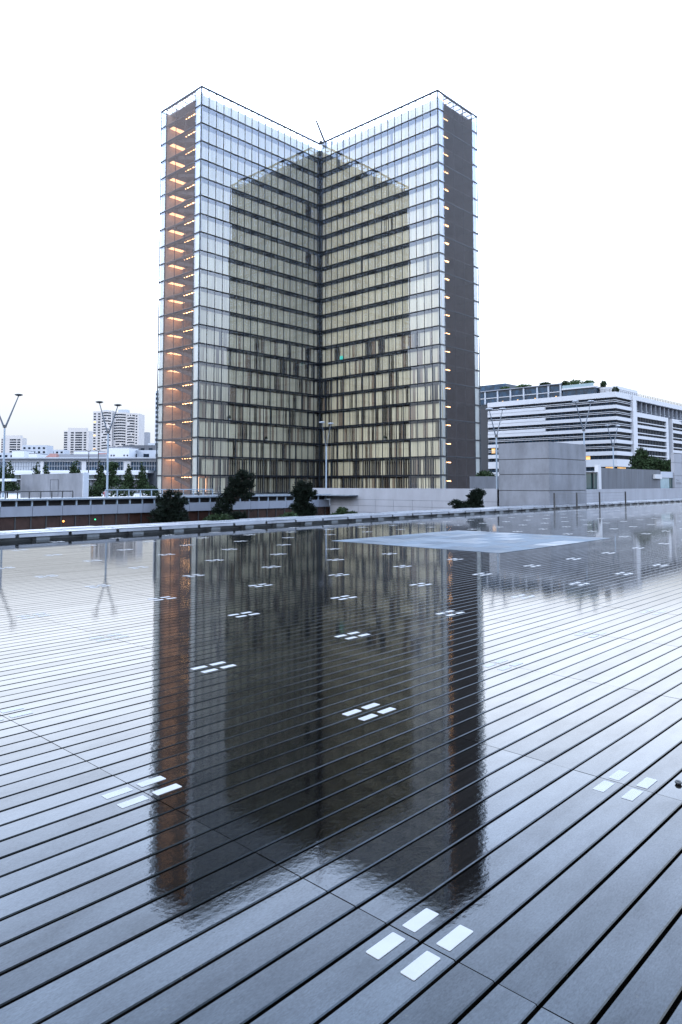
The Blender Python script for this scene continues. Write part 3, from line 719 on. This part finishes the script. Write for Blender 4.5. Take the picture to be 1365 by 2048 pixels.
# shutters
sh = []; shb = []
rs = random.Random(17)
INS = 0.95
def shutter(c, d, n, ang, w_, z0, z1):
    ca, sa = math.cos(ang), math.sin(ang)
    dd = d * ca + n * sa; nn = n * ca - d * sa
    T = Matrix.Translation(c) @ Matrix(((dd.x, nn.x, 0, 0), (dd.y, nn.y, 0, 0), (0, 0, 1, 0), (0, 0, 0, 1)))
    return lambda b: b.box(-w_, w_, -0.02, 0.02, z0, z1, T)
for p0, p1, wi in ((A, B, 0), (B, Cc, 1)):
    o, d, n, Ln = frame_of(p0, p1); cell = Ln / NC
    for k in range(NS):
        z0 = k * SH + 0.16; z1 = (k + 1) * SH - 0.50 if k < NS - 1 else RZ - 0.02  # tops cut short: the dark gap stands in for shade under the slab
        for i in range(NC):
            if wi == 0 and k == 14 and i in (16,): continue
            if wi == 0 and k == 17 and i == 16: continue
            if wi == 0 and k == 0 and i == 4: continue
            base_ang = 0
            cm = rs.random()
            for j in range(3):
                u = i * cell + (j + 0.5) * cell / 3
                if wi == 0 and i == 0: u = max(u, INS + 0.35)
                if wi == 1 and i == NC - 1: u = min(u, Ln - INS * 0.0 - 0.3)
                q = rs.random()
                al = -43 if wi == 0 else 47
                opn = R(al + rs.choice((-14, -6, 0, 5, 12, 22)) + rs.uniform(-4, 4))
                if k <= 1: ang = opn if q < 0.8 else R(rs.uniform(-5, 5))
                elif k <= 7: ang = R(rs.uniform(-5, 5)) if (cm < 0.4 and q < 0.9) or q < 0.66 else opn
                elif k <= 8: ang = R(rs.uniform(-4, 4)) if cm < 0.8 else opn
                else: ang = R(rs.uniform(-4, 4)) if q < 0.965 else R(rs.uniform(15, 60))
                if k <= 1 and i <= 2 and wi == 0 and k == 1: ang = 0
                if k <= 1 and i == 17 and wi == 1: ang = 0
                wq = cell / 6 - 0.024
                c = o + d * u - n * INS
                f_ = shutter(c, d, n, ang, wq, z0, z1)
                (shb if (k <= 8 and rs.random() < 0.16) else sh).append((c + Vector((0, 0, z0)), f_))
many('shutter', sh, m_shut, tw, near_cam)
many('brown_shutter', shb, m_shutb, tw, near_cam)
b = MB(); prism(b, poly(1.75), 0.12, RZ - 0.02); 
# inner wall without the recessed stairwells: cut by building it as strips
b = MB()
def wallseg(b, x0, y0, x1, y1, z0, z1, tk=0.1):
    d = Vector((x1 - x0, y1 - y0, 0)); Ln = d.length; d /= Ln; n = Vector((d.y, -d.x, 0))
    T = Matrix.Translation((x0, y0, 0)) @ Matrix(((d.x, n.x, 0, 0), (d.y, n.y, 0, 0), (0, 0, 1, 0), (0, 0, 0, 1)))
    b.box(0, Ln, -tk, 0, z0, z1, T)
i2 = 1.9
wallseg(b, 4.4, i2, LW + i2, i2, 0.12, RZ - .02)
wallseg(b, LW + i2, i2, LW + i2, -LW + 4.4, 0.12, RZ - .02)
wallseg(b, LW + WD - i2, -LW + 4.4, LW + WD - i2, WD - i2, 0.12, RZ - .02)
wallseg(b, LW + WD - i2, WD - i2, 4.4, WD - i2, 0.12, RZ - .02)
b.build('inner_wall', m_core, tw)
# rear shutters (plain boards)
b = MB()
for p0, p1 in ((D_, E_), (E_, F_)):
    o, d, n, Ln = frame_of(p0, p1); nb = round(Ln / 0.6)
    for k in range(NS):
        z0 = k * SH + .16; z1 = (k + 1) * SH - .14 if k < NS - 1 else RZ - .02
        for i in range(nb):
            u = (i + .5) * Ln / nb
            if u < 2.0 and p0 == D_: continue
            if u > Ln - 2.0 and p0 == E_: continue
            shutter(o + d * u - n * INS, d, n, 0, Ln / nb / 2 - .012, z0, z1)(b)
b.build('rear_shutters', m_shut, tw)
# return shutters behind the corner glass of the two end faces
b = MB()
for (p0, p1) in ((Cc, D_), (F_, A)):
    o, d, n, Ln = frame_of(p0, p1)
    for u0, u1 in ((0.12, 2.02), (12.13, Ln - 0.12)):
        for k in range(NS):
            z0 = k * SH + .16; z1 = (k + 1) * SH - .14 if k < NS - 1 else RZ - .02
            T = Matrix.Translation(o - n * 0.30) @ Matrix(((d.x, n.x, 0, 0), (d.y, n.y, 0, 0), (0, 0, 1, 0), (0, 0, 0, 1)))
            b.box(u0, u1, -0.02, 0.02, z0, z1, T)
b.build('end_shutter', m_skypale, tw)

# mesh stairwells on the two end faces
def stairwell(p0, p1, m_g, cover, lit, label):
    o, d, n, Ln = frame_of(p0, p1)
    T = Matrix.Translation(o) @ Matrix(((d.x, n.x, 0, 0), (d.y, n.y, 0, 0), (0, 0, 1, 0), (0, 0, 0, 1)))
    u0, u1 = 2.06, 12.09
    sc = bpy.data.objects.new('stairwell', None); C.objects.link(sc); sc.parent = tw; sc['label'] = label
    b = MB(); pitch = 0.20; nn_ = int((H - 0.1) / pitch)
    for k in range(nn_): b.box(u0, u1, 0.0, 0.03, k * pitch + 0.1, k * pitch + 0.1 + pitch * cover, T)
    b.build('gauze', m_g, sc)
    b = MB()
    for u in (u0 + 0.05, u0 + 3.4, u0 + 6.75, u1 - 0.05): b.box(u - 0.05, u + 0.05, -0.12, -0.01, 0, H, T)
    for k in range(0, NS + 1, 2): b.box(u0, u1, -0.08, 0.05, k * SH - 0.06, k * SH + 0.06, T)
    b.box(u0, u1, -0.3, 0.08, H - 0.14, H + 0.08, T)
    b.build('mesh_frame', m_mull, sc)
    for s in (u0 - 0.0, u1 + 0.0):
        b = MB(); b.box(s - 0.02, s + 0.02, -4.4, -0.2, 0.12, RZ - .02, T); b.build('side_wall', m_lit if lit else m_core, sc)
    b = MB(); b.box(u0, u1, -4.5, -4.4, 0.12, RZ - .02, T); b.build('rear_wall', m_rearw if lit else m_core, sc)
    if lit:
        # seen from outside, u runs right to left reversed: u grows towards the near corner
        for k in range(NS):
            b = MB()
            zt = (k + 1) * SH - 0.12
            if k < NS - 2:
                for (za, zb_, ua, ub, w0, w1) in ((zt, zt - 1.75, u0 + 3.4, u0 + 8.9, -2.1, -0.7), (zt - 3.4, zt - 1.75, u0 + 3.4, u0 + 8.9, -3.9, -2.5)):
                    # stair flight: sheared slab going down towards the near corner
                    i = len(b.v)
                    for uu, zz in ((ua, za), (ub, zb_)):
                        for ww in (w0, w1):
                            for th in (-0.7, 0.0): b.v.append(tuple(T @ Vector((uu, ww, zz + th))))
                    for f in ((0, 1, 3, 2), (4, 6, 7, 5), (0, 2, 6, 4), (1, 5, 7, 3), (0, 4, 5, 1), (2, 3, 7, 6)): b.f.append(tuple(i + q for q in f))
            b.box(u0 + 0.04, u0 + 3.4, -4.3, -0.5, k * SH - 0.30, k * SH - 0.12, T)
            b.build('stair', m_stair, sc); b = MB()
        b = MB()
        for k in range(NS - 1): b.box(u0 + 4.9, u0 + 5.3, -4.38, -3.2, k * SH + 0.12, (k + 1) * SH - 0.12, T)
        b.build('pier', m_stair, sc)
    for k in range(NS):
        if lit and k == NS - 1: continue
        zt = (k + 1) * SH - 0.42
        b = MB()
        if lit:
            for q, (a0, a1) in enumerate(((5.7, 5.9), (6.5, 7.0), (7.45, 7.65), (8.2, 9.1))): b.box(u0 + a0, u0 + a1, -0.9, -0.80, zt, zt + 0.07, T)
            b.build('lamp', m_lamp, sc)
            b = MB(); b.box(u0 + 0.15, u0 + 1.35, -4.0, -0.8, zt - 0.05, zt + 0.01, T); b.build('added_glow', m_glow, sc)  # added glowing panel, brightens the side wall and stands for its bright top
        else:
            b.box(u0 + 0.15, u0 + 1.6, -0.32, -0.2, zt - 0.75, zt - 0.57, T); b.build('lamp', m_lamp, sc)
    return sc
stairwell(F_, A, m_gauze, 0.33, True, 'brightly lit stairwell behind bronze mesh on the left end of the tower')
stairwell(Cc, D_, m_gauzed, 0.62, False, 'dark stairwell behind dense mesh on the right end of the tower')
# lit entrance bay at the ground floor and diagonal braces
b = MB(); b.box(1.2, 1.5, 1.5, 1.6, 0.4, 3.2); b.box(2.9, 3.1, 1.5, 1.6, 0.4, 3.0); b.build('entrance_lamp', m_glow, tw)

# things seen behind the tower's glass
def inside(name, label, cat, wing, i, k, wd, ht, m, plant=False):
    p0, p1 = ((A, B), (B, Cc))[wing]
    o, d, n, Ln = frame_of(p0, p1); c = Vector((TX, TY, TZ)) + o + d * (i * Ln / NC) - n * 0.45 + Vector((0, 0, k * SH + 0.12))
    if plant:
        t = thing(name, label, cat, c, 0, 'small pot plants behind the tower glass')
        a = MB(); a.lathe([(0.0, 0), (0.14, 0), (0.2, 0.3), (0.0, 0.3)], (0, 0, 0), n=10); a.build('pot', m_white, t)
        a = MB(); leafcloud(a, [(0, 0, 0.55, wd, wd, ht)], 160, 0.12, random.Random(k)); a.build('foliage', m_leaf, t)
    else:
        a = MB(c); T = Matrix.Translation(c) @ Matrix(((d.x, n.x, 0, 0), (d.y, n.y, 0, 0), (0, 0, 1, 0), (0, 0, 0, 1)))
        a.box(-wd, wd, -0.15, 0.0, 0.15, 0.15 + ht, T); a.box(-wd * 0.2, wd * 0.2, -0.1, -0.05, 0, 0.15, T)
        tag(a.build(name, m), label, cat)
inside('display_board', 'small turquoise board standing behind the right wing glass near the inner corner', 'board', 1, 3.4, 8, 0.42, 0.75, m_cyan)
inside('pot_plant', 'pot plant behind the left wing glass, four storeys up near the left end', 'plant', 0, 4.3, 4, 0.35, 0.4, m_leaf, True)
inside('pot_plant', 'pot plant behind the left wing glass, midway along the third row of panes', 'plant', 0, 9.6, 3, 0.3, 0.3, m_leaf, True)
inside('pot_plant', 'pot plant behind the right wing glass, four storeys up', 'plant', 1, 10.2, 3, 0.4, 0.4, m_leaf, True)
inside('office_box', 'small white box behind the right wing glass, in the row under the turquoise board', 'box', 1, 4.8, 7, 0.2, 0.4, m_white)
inside('office_box', 'small white box behind the right wing glass, close to its outer end', 'box', 1, 13.6, 8, 0.25, 0.4, m_white)

# roof crane
ct = thing('roof_crane', 'slim dark crane jib leaning left above the inner corner of the tower roof', 'crane', (114.6, 112.7, 78.6)); O = (114.6, 112.7, 78.6)
a = MB(O); a.tube((114.7, 112.6, 79.6), (113.05, 113.96, 84.9), 0.30, 0.22, 6); a.build('jib', m_steel_dk, ct)
a = MB(O); a.box(114.1, 115.1, 112.2, 113.1, 77.9, 79.9); a.build('cab', m_steel_dk, ct)
a = MB(O); a.tube((114.0, 113.2, 78.0), (114.0, 113.2, 79.9), 0.12, n=6); a.lathe([(0, 79.8 - .2), (0.4, 79.8), (0.45, 80.1), (0.0, 80.4)], (113.9, 113.3, 0), n=10); a.build('winch', m_steel_dk, ct)
a = MB(O); q = Vector((114.7, 112.6, 0)) + RH * 1.5; a.tube((q.x, q.y, 79.0), (q.x, q.y, 80.2), 0.3, 0.3, n=8); a.build('counterweight', m_steel_dk, ct)

# ================================================================== BANDED OFFICE on the right
OX, OY = 222.93, 90.92
of = thing('banded_office', 'long white banded office block with dark window strips and roof plants', 'office building', (OX, OY, -9.5)); O = (OX, OY, -9.5)
def obox(name, m, *q):
    a = MB(O)
    for z in q: a.box(*z)
    return a.build(name, m, of)
LY = 137.4
LX = 310
obox('core', m_gap, (OX + 1.6, LX, OY + 1.6, LY + 40, -9.5, 29.0))
bands = [(29.0, 30.7)]
zt = 29.1; wins = []
for k in range(5):
    wins.append((zt - 2.5, zt)); bands.append((zt - 3.65, zt - 2.5)); zt -= 3.65
wins.append((9.5, 10.7)); bands.append((9.35, 9.5)); bands[-2] = (10.7, bands[-2][1]); bands.append((7.1, 9.35)); wins.append((5.8, 7.1)); bands.append((4.4, 5.8)); wins.append((0, 4.4)); bands.append((-9.5, 0))
XP = 235.66
for z0, z1 in bands:
    a = MB(O); a.box(OX, OX + 1.4, OY, LY, z0 + 0.01, z1 - 0.01); a.box(OX + 1.4, XP, OY, OY + 1.4, z0 + 0.01, z1 - 0.01); a.build('white_band', m_white, of)
for z0, z1 in wins:
    a = MB(O); a.box(OX + 0.6, OX + 0.9, OY + 0.6, LY - 0.1, z0, z1); a.box(OX + 0.9, XP, OY + 0.6, OY + 0.9, z0, z1)
    wb = a.build('window_strip', m_bluegl, of)
    a = MB(O); y = OY + 0.9
    while y < LY: a.box(OX + 0.5, OX + 0.6, y, y + 0.08, z0, z1); y += 1.35
    x = OX + 1.0
    while x < XP: a.box(x, x + 0.10, OY + 0.45, OY + 0.6, z0, z1); x += 1.0
    a.build('mullions', m_steel_dk, wb)
    if z1 - z0 > 2:
        a = MB(O)
        for zz in (z0 + 0.95, z0 + 1.45):
            a.box(OX + 0.25, OX + 0.4, OY + 0.25, LY, zz, zz + 0.16); a.box(OX + 0.4, XP, OY + 0.25, OY + 0.4, zz, zz + 0.16)
        a.build('sunshade', m_white, of)
for k in range(3):     # deeper bands on the far left part
    zt = 29.1 - 3.65 * k - 2.5
    a = MB(O); a.box(OX - 0.12, OX + 1.2, 115.1, LY - 0.15, zt + 0.02, zt + 0.95); a.build('deep_band', m_white, of)
a = MB(O); a.box(XP, 238.63, OY - 0.4, OY + 1.4, 3.0, 30.7); a.build('white_pier', m_white, of)
a = MB(O); a.box(238.63, LX, OY - 0.4, OY + 6, 29.2, 30.7); a.build('roof_slab', m_white, of)
# loggia row
a = MB(O); a.box(238.63, LX, OY + 1.6, OY + 1.9, 25.4, 29.2); a.build('window_strip', m_bluegl, of)
x = 240.6
while x < LX:
    for (w0, mm, nm) in ((0.55, m_greyb, 'column'),):
        a = MB(O); a.box(x, x + w0, OY + 0.3, OY + 1.6, 25.4, 29.2); a.build(nm, mm, of)
    x += 4.3
a = MB(O); a.box(239, LX, OY + 1.2, OY + 1.3, 26.3, 26.45); a.build('handrail', m_white, of)
# projecting boxes
for x0, x1 in ((238.63, 268.05), (272.17, 301.0)):
    bz0, bz1 = 9.4, 25.3
    rows = []
    fr = MB(O); zz = [(bz0, bz0 + 1.6)]
    top = bz1
    fr.box(x0, x1, OY - 0.4, OY + 3, 23.8, bz1)
    wz = []
    for k in range(4):
        a0 = 23.8 - k * 3.62
        wz.append((a0 - 1.55, a0)); fr.box(x0 + 0.5, x1 - 2.2, OY - 0.38, OY + 1, a0 - 1.85, a0 - 1.55); wz.append((a0 - 2.6, a0 - 1.85)); fr.box(x0 + 0.5, x1 - 2.2, OY - 0.4, OY + 1, a0 - 3.62, a0 - 2.6)
    fr.box(x0, x0 + 0.5, OY - 0.39, OY + 3, bz0, 23.8); fr.box(x1 - 2.2, x1, OY - 0.39, OY + 3, bz0, 23.8)
    fb = fr.build('projecting_box', m_white, of)
    for z0, z1 in wz:
        a = MB(O); a.box(x0 + 0.5, x1 - 2.2, OY + 0.1, OY + 0.3, z0, z1); a.build('window', m_bluegl, fb)
        a = MB(O); x = x0 + 1.0
        while x < x1 - 2.4: a.box(x, x + 0.28, OY - 0.1, OY + 0.1, z0, z1); x += 1.45
        a.build('mullions', m_steel_dk, fb)
a = MB(O); a.box(268.05, 272.17, OY + 1.0, OY + 3, 9.4, 25.3); a.build('recessed_wall', m_greyb, of)
a = MB(O); a.box(238.63, LX, OY + 3.0, OY + 3.5, -9.5, 9.4); a.build('ground_floor', m_bluegl, of)
a = MB(O); a.box(238.8, LX, OY + 0.2, OY + 3.2, 3.0, 6.2); a.build('white_band', m_white, of)
# lit rooms
for x, y, z0, z1, wd in ((OX + 0.55, 101.3, 9.55, 10.65, 1.4), (OX + 0.55, 94.9, 5.85, 7.05, 2.6)):
    a = MB(O); a.box(x - 0.06, x + 0.02, y - wd, y, z0, z1); a.build('lit_window', m_warm, of)
a = MB(O)
for q in range(7): a.box(OX + 1.5 + q * 0.95, OX + 2.1 + q * 0.95, OY + 0.52, OY + 0.58, 5.9, 7.0)
a.build('lit_window', m_warm, of)
a = MB(O); a.box(OX + 0.5, OX + 0.56, 134.8, 136.2, 12.6, 14.3); a.build('lit_window', m_warm, of)
# penthouse
ph = MB(O); ph.box(OX + 4, OX + 20, 110.8, 160, 30.7, 35.3); ph = ph.build('penthouse', m_hallgl, of)
a = MB(O); a.box(OX + 3.2, OX + 20, 110.62, 160, 35.3, 35.6); a.build('penthouse_roof', m_greyb, of)
for y in (110.9, 115.3, 119.5, 124.7, 129.9, 135.1, 140.3): a = MB(O); a.box(OX + 3.6, OX + 3.95, y, y + 0.6, 30.7, 35.3); a.build('penthouse_column', m_paleb, of)
a = MB(O); a.box(OX + 3.7, OX + 3.9, 110.9, 150, 32.7, 32.95); a.build('penthouse_band', m_white, of)
a = MB(O); a.box(OX + 4, OX + 15, 99.6, 110.5, 30.7, 33.2); a.build('terrace_room', m_hallgl, of)
a = MB(O); a.box(OX + 3.2, OX + 15.8, 99.2, 110.6, 33.2, 33.7); a.build('terrace_roof', m_white, of)
a = MB(O); a.box(OX + 3.4, OX + 3.6, 99.6, 110.4, 33.7, 34.7); a.build('glass_balustrade', m_palegl, of)
a = MB(O); a.box(OX + 7, OX + 24, 93.2, 99.1, 30.7, 33.4); a.build('roof_parapet', m_white, of)
a = MB(O); a.box(OX + 12, OX + 26, 137, 165, 35.8, 39.0); a.build('rear_penthouse', m_hallgl, of)
a = MB(O)
y = OY + 0.3
for zz in (31.7, 31.2): a.tube((OX + 0.2, OY + 0.3, zz), (OX + 0.2, LY, zz), 0.05, n=4); a.tube((OX + 0.2, OY + 0.3, zz), (LX, OY + 0.3, zz), 0.05, n=4)
while y < LY: a.box(OX + 0.15, OX + 0.25, y, y + 0.1, 30.7, 31.7); y += 1.6
x = OX + 1.6
while x < LX: a.box(x, x + 0.1, OY + 0.25, OY + 0.35, 30.7, 31.7); x += 1.6
a.build('roof_railing', m_steel_dk, of)
for y in (112.5, 120.2, 127, 133): a = MB(O); a.box(OX + 3.5, OX + 3.58, y, y + 0.55, 31.2, 31.4); a.build('roof_lamp', m_warm, of)
rplant = [('broad flat topped bush on the terrace over the office corner', 106.3, 35.6, 2.6, 0.9, m_leafl), ('dark bush at the left end of the terrace roof', 110.0, 35.4, 1.3, 1.1, m_leaf), ('pale bush at the right of the terrace roof', 101.8, 35.2, 1.7, 0.6, m_leafl),
          ('spiky plant standing alone near the office corner', 98.2, 34.5, 0.9, 1.1, m_leaf), ('small round bush right on the roof corner of the office', 91.8, 31.5, 1.0, 0.9, m_leaf),
          ('low reddish bush on the penthouse roof left of the terrace', 117.5, 36.2, 1.8, 0.5, m_leaf), ('low green planting farther left on the penthouse roof', 125.5, 36.2, 2.6, 0.5, m_leafl), ('low bush leftmost on the penthouse roof', 133, 36.1, 1.6, 0.45, m_leafl)]
for i, (lab, y, z, r_, rz_, mm) in enumerate(rplant):
    z0 = 35.6 if y > 111 else 33.7 if y > 99.5 else 33.4 if y > 95 else 30.7; x0 = OX + (5.0 if y > 99.5 else 8.0 if y > 95 else 2.0)
    tree('roof_bush', lab, 'bush', (x0, y, z0), [(0, 0, z - z0, r_, r_, rz_), (0.3, r_ * 0.6, z - z0 - 0.3, r_ * 0.7, r_ * 0.7, rz_ * 0.7)], [((0, 0, 0), (0, 0, z - z0), 0.08, 0.04)], 700, 0.32, mm, 'plants on the office roof', 120 + i)

# teal glass building between tower and office
q = VH * 300 + RH * ((968 - 682.5) / 1437.5 * 300)
tg = thing('teal_office', 'teal glass building seen in the gap right of the tower', 'office building', (q.x, q.y, -9.5), R(-46.8))
a = MB(); a.box(-6, 4.2, 0, 20, 0, 43.5); a.build('glass_body', m_teal, tg)
for k in range(12): a = MB(); a.box(-6.2, 4.4, -0.25, -0.01, 2 + k * 3.5, 2.5 + k * 3.5); a.build('floor_band', m_paleb, tg)

# ================================================================== CITY BACKGROUND on the left
def site(px0, D): q = VH * D + RH * ((px0 - 682.5) / 1437.5 * D); return q
def zat(y, D): return 1.59 + (968.6 - y) / 1437.5 * D + 9.5
def block(name, label, cat, x0, x1, ytop, D, m, depth=None, group=None, base=0):
    s = D / 1437.5; q = site((x0 + x1) / 2, D); wd = (x1 - x0) * s / 2; h = zat(ytop, D)
    t = thing(name, label, cat, (q.x, q.y, -9.5 + base), R(-46.8), group)
    a = MB(); a.box(-wd, wd, 0, depth or max(8, wd), 0, h - base); a.build('wall', m, t)
    return t, wd, h - base, s
# white apartment tower
D = 800; s = D / 1437.5
q = site(231.5, D); ap = thing('apartment_tower', 'broad white apartment tower with rows of balcony windows left of the glass tower', 'apartment tower', (q.x, q.y, -9.5), R(-46.8), None)
secs = [(185, 202.5, 822, 0, 2, 'sq'), (202.5, 225, 821, 3, 1, 'wide'), (225, 253, 824, 0, 1, 'wide'), (253, 272, 826, 2, 1, 'wide'), (272, 279.5, 827, 5, 1, 'sq')]
rs = random.Random(5)
for x0, x1, yt, dp, nw, kd in secs:
    u0, u1 = (x0 - 231.5) * s, (x1 - 231.5) * s; h = zat(yt, D)
    a = MB(); a.box(u0 + 0.02, u1 - 0.02, -dp, 18, 0, h); a.build('wall', m_cream, ap)
    for k in range(14):
        z = h - 3.6 - k * 3.02
        for c in range(nw):
            if kd == 'sq': w0 = u0 + (u1 - u0) * (c / nw) + 0.7; w1 = u0 + (u1 - u0) * ((c + 1) / nw) - 1.6
            else: w0 = u0 + 1.1; w1 = u1 - 1.3
            a = MB(); nseg = 1 if kd == 'sq' else 6
            for g in range(nseg):
                f0, f1 = g / nseg, (g + 1) / nseg; bz = 0.45 * math.sin((f0 + f1) / 2 * math.pi) if kd != 'sq' else 0
                if kd != 'sq' and rs.random() < 0.12: continue
                a.box(w0 + (w1 - w0) * f0, w0 + (w1 - w0) * f1 - 0.15, -dp - 0.12, -dp + 0.3, z + bz, z + bz + 1.45)
            if a.v: a.build('window', m_warm if (rs.random() < 0.05 and kd == 'sq') else m_bluegl, ap)
a = MB(); a.box((234 - 231.5) * s, (252 - 231.5) * s, 2, 12, zat(824, D), zat(818, D)); a.box((204 - 231.5) * s, (214 - 231.5) * s, 2, 6, zat(822, D), zat(819, D)); a.build('plant_room', m_paleb, ap)
def winblock(name, label, x0, x1, yt, D, m, cols, nfl, flh, mw=m_bluegl, roof=None, group=None):
    t, wd, h, s = block(name, label, 'apartment block', x0, x1, yt, D, m, group=group)
    for (c0, c1) in cols:
        for k in range(nfl):
            z = h - 3.4 - k * flh
            a = MB(); a.box(-wd + (c0 - x0) * s, -wd + (c1 - x0) * s, -0.15, 0.3, z, z + flh * 0.55); a.build('window', mw, t)
    if roof:
        a = MB(); a.box(-wd + (roof[0] - x0) * s, -wd + (roof[1] - x0) * s, 2, 8, h, h + roof[2] * s); a.build('plant_room', m_cream, t)
    return t
g1 = 'mid rise blocks on the left skyline'
winblock('apartment_block', 'cream block with dark glass stripe between the two other skyline towers', 127, 177, 861, 900, m_cream, [(127.6, 134), (141, 147), (150, 164), (167, 172)], 10, 3.0, roof=(134, 171, 6), group=g1)
winblock('apartment_block', 'cream block behind the nearest twin lamp at the left edge', 2, 44, 875, 900, m_cream, [(2.5, 5), (19, 32), (34, 40)], 8, 3.0, roof=(7, 39, 5), group=g1)
winblock('apartment_block', 'small dark grey block just right of the white apartment tower', 279.5, 297, 864, 950, m_greyb, [(280, 285), (287, 288)], 6, 3.2, group=g1)
winblock('apartment_block', 'sliver of a tall grey tower touching the left side of the glass tower', 309.5, 345, 780, 500, m_paleb, [(310.5, 313), (314, 316)], 20, 3.2, group=g1)
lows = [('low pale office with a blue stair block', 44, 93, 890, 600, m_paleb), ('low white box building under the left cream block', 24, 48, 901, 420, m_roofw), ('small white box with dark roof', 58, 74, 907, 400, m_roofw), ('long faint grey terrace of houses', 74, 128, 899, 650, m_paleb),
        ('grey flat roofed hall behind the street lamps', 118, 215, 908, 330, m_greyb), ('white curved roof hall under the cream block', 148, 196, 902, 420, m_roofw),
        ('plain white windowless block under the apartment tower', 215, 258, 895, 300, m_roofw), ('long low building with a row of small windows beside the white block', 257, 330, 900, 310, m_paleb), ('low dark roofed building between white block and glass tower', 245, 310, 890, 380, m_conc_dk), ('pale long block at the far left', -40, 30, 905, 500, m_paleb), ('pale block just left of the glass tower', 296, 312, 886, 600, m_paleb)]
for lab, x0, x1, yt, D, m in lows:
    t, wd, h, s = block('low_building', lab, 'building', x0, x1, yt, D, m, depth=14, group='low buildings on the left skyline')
    if m is not m_roofw:
        n_ = max(3, int(wd * 2 / 4))
        for k in range(n_):
            a = MB(); u = -wd + (k + 0.25) * 2 * wd / n_; a.box(u, u + wd / n_ * 0.9, -0.12, 0.2, h - 3.2, h - 1.6); a.build('window', m_bluegl, t)
        if D > 400 or lab.startswith('long low'):
            for k in range(n_):
                a = MB(); u = -wd + (k + 0.25) * 2 * wd / n_; a.box(u, u + wd / n_ * 0.9, -0.12, 0.2, h - 6.6, h - 5.0); a.build('window', m_bluegl, t)
    else:
        a = MB(); a.box(-wd - 0.1, wd + 0.1, -0.15, 14.1, h, h + 0.35); a.build('roof_edge', m_greyb, t)
        if x0 == 215:
            for u in (-wd * .7, -wd * .45, wd * .5, wd * .8): a = MB(); a.box(u, u + 0.6, -0.1, 0.1, h - 3.6, h - 2.9); a.build('window', m_gap, t)
for lab, x0, x1, yt, D in (('red tiled roof low over the hall, left of the cream block', 91, 112, 906, 360), ('brownish red roof behind the slim street lamps', 188, 212, 905, 340)):
    s = D / 1437.5; q = site((x0 + x1) / 2, D); wd = (x1 - x0) * s / 2; h = zat(yt, D)
    t = thing('tiled_house', lab, 'house', (q.x, q.y, -9.5), R(-46.8), 'red roofed houses'); a = MB(); a.box(-wd, wd, 0, 8, 0, h - 2); a.build('wall', m_cream, t)
    a = MB(); a.quad((-wd, -.3, h - 2), (wd, -.3, h - 2), (wd * .7, 4, h), (-wd * .7, 4, h)); a.quad((-wd, 8.3, h - 2), (-wd * .7, 4, h), (wd * .7, 4, h), (wd, 8.3, h - 2)); a.quad((-wd, -.3, h - 2), (-wd * .7, 4, h), (-wd, 8.3, h - 2)); a.quad((wd, -.3, h - 2), (wd, 8.3, h - 2), (wd * .7, 4, h)); a.build('roof', m_red, t)

# long hall with blue glazing
D = 172; s = D / 1437.5; q = site(150, D); Z = lambda y: 1.59 + (968.6 - y) / 1437.5 * D + 0.3
hl = thing('exhibition_hall', 'long low hall with blue glass strip and white piers behind the small trees', 'hall', (q.x, q.y, -0.3), R(-46.8))
U = lambda x: (x - 150) * s
def hb(name, m, *q):
    a = MB()
    for z in q: a.box(*z)
    return a.build(name, m, hl)
hb('body', m_greyb, (U(-120), U(340), 0.6, 20, -8, Z(917)))
hb('roof', m_paleb, (U(-120), U(340), -1.2, 21, Z(917), Z(914.5)))
hb('eave', m_greyb, (U(-120), U(340), -0.6, 0.6, Z(920), Z(917)))
for x0, x1 in ((-100, -45), (-40, 15), (20, 82), (88, 164), (173, 248), (262, 316), (320, 338)):
    hb('window_strip', m_hallgl if x0 != 20 else m_paleb, (U(x0), U(x1), 0.3, 0.6, Z(942), Z(923)))
    a = MB(); x = x0
    while x < x1: a.box(U(x), U(x) + 0.06, 0.15, 0.3, Z(942), Z(923)); x += 5.2
    a.box(U(x0), U(x1), 0.15, 0.28, Z(932), Z(931.2)); a.build('mullions', m_paleb, hl)
for x0, x1 in ((15, 20), (82, 88), (164, 173), (248, 262), (316, 320)): hb('pier', m_white, (U(x0), U(x1), -0.1, 0.6, Z(943), Z(921)))
hb('window_head', m_white, (U(-120), U(340), 0.0, 0.6, Z(923), Z(920)))
hb('awning', m_roofw, (U(-120), U(308), -5, 0.2, Z(946), Z(941)), (U(-120), U(305), -7, -5, Z(950), Z(945)))
hb('fascia_panel', m_palegl, (U(-120), U(306), -5.0, -4.6, Z(958), Z(950)))
hb('ledge', m_roofw, (U(-120), U(306), -5.6, -4.9, Z(959.5), Z(958)))
hb('base_wall', m_conc_dk, (U(-120), U(308), -4.6, -4.2, -8, Z(959.5)))
for k in range(26):
    x = -100 + k * 16; hb('strut', m_steel_dk, (U(x), U(x) + 0.35, -5.3, -5.05, Z(957), Z(950)))
for k in range(30):
    x = -90 + k * 13; hb('base_pier', m_greyb, (U(x), U(x) + 0.25, -4.75, -4.6, Z(984), Z(959.6)))
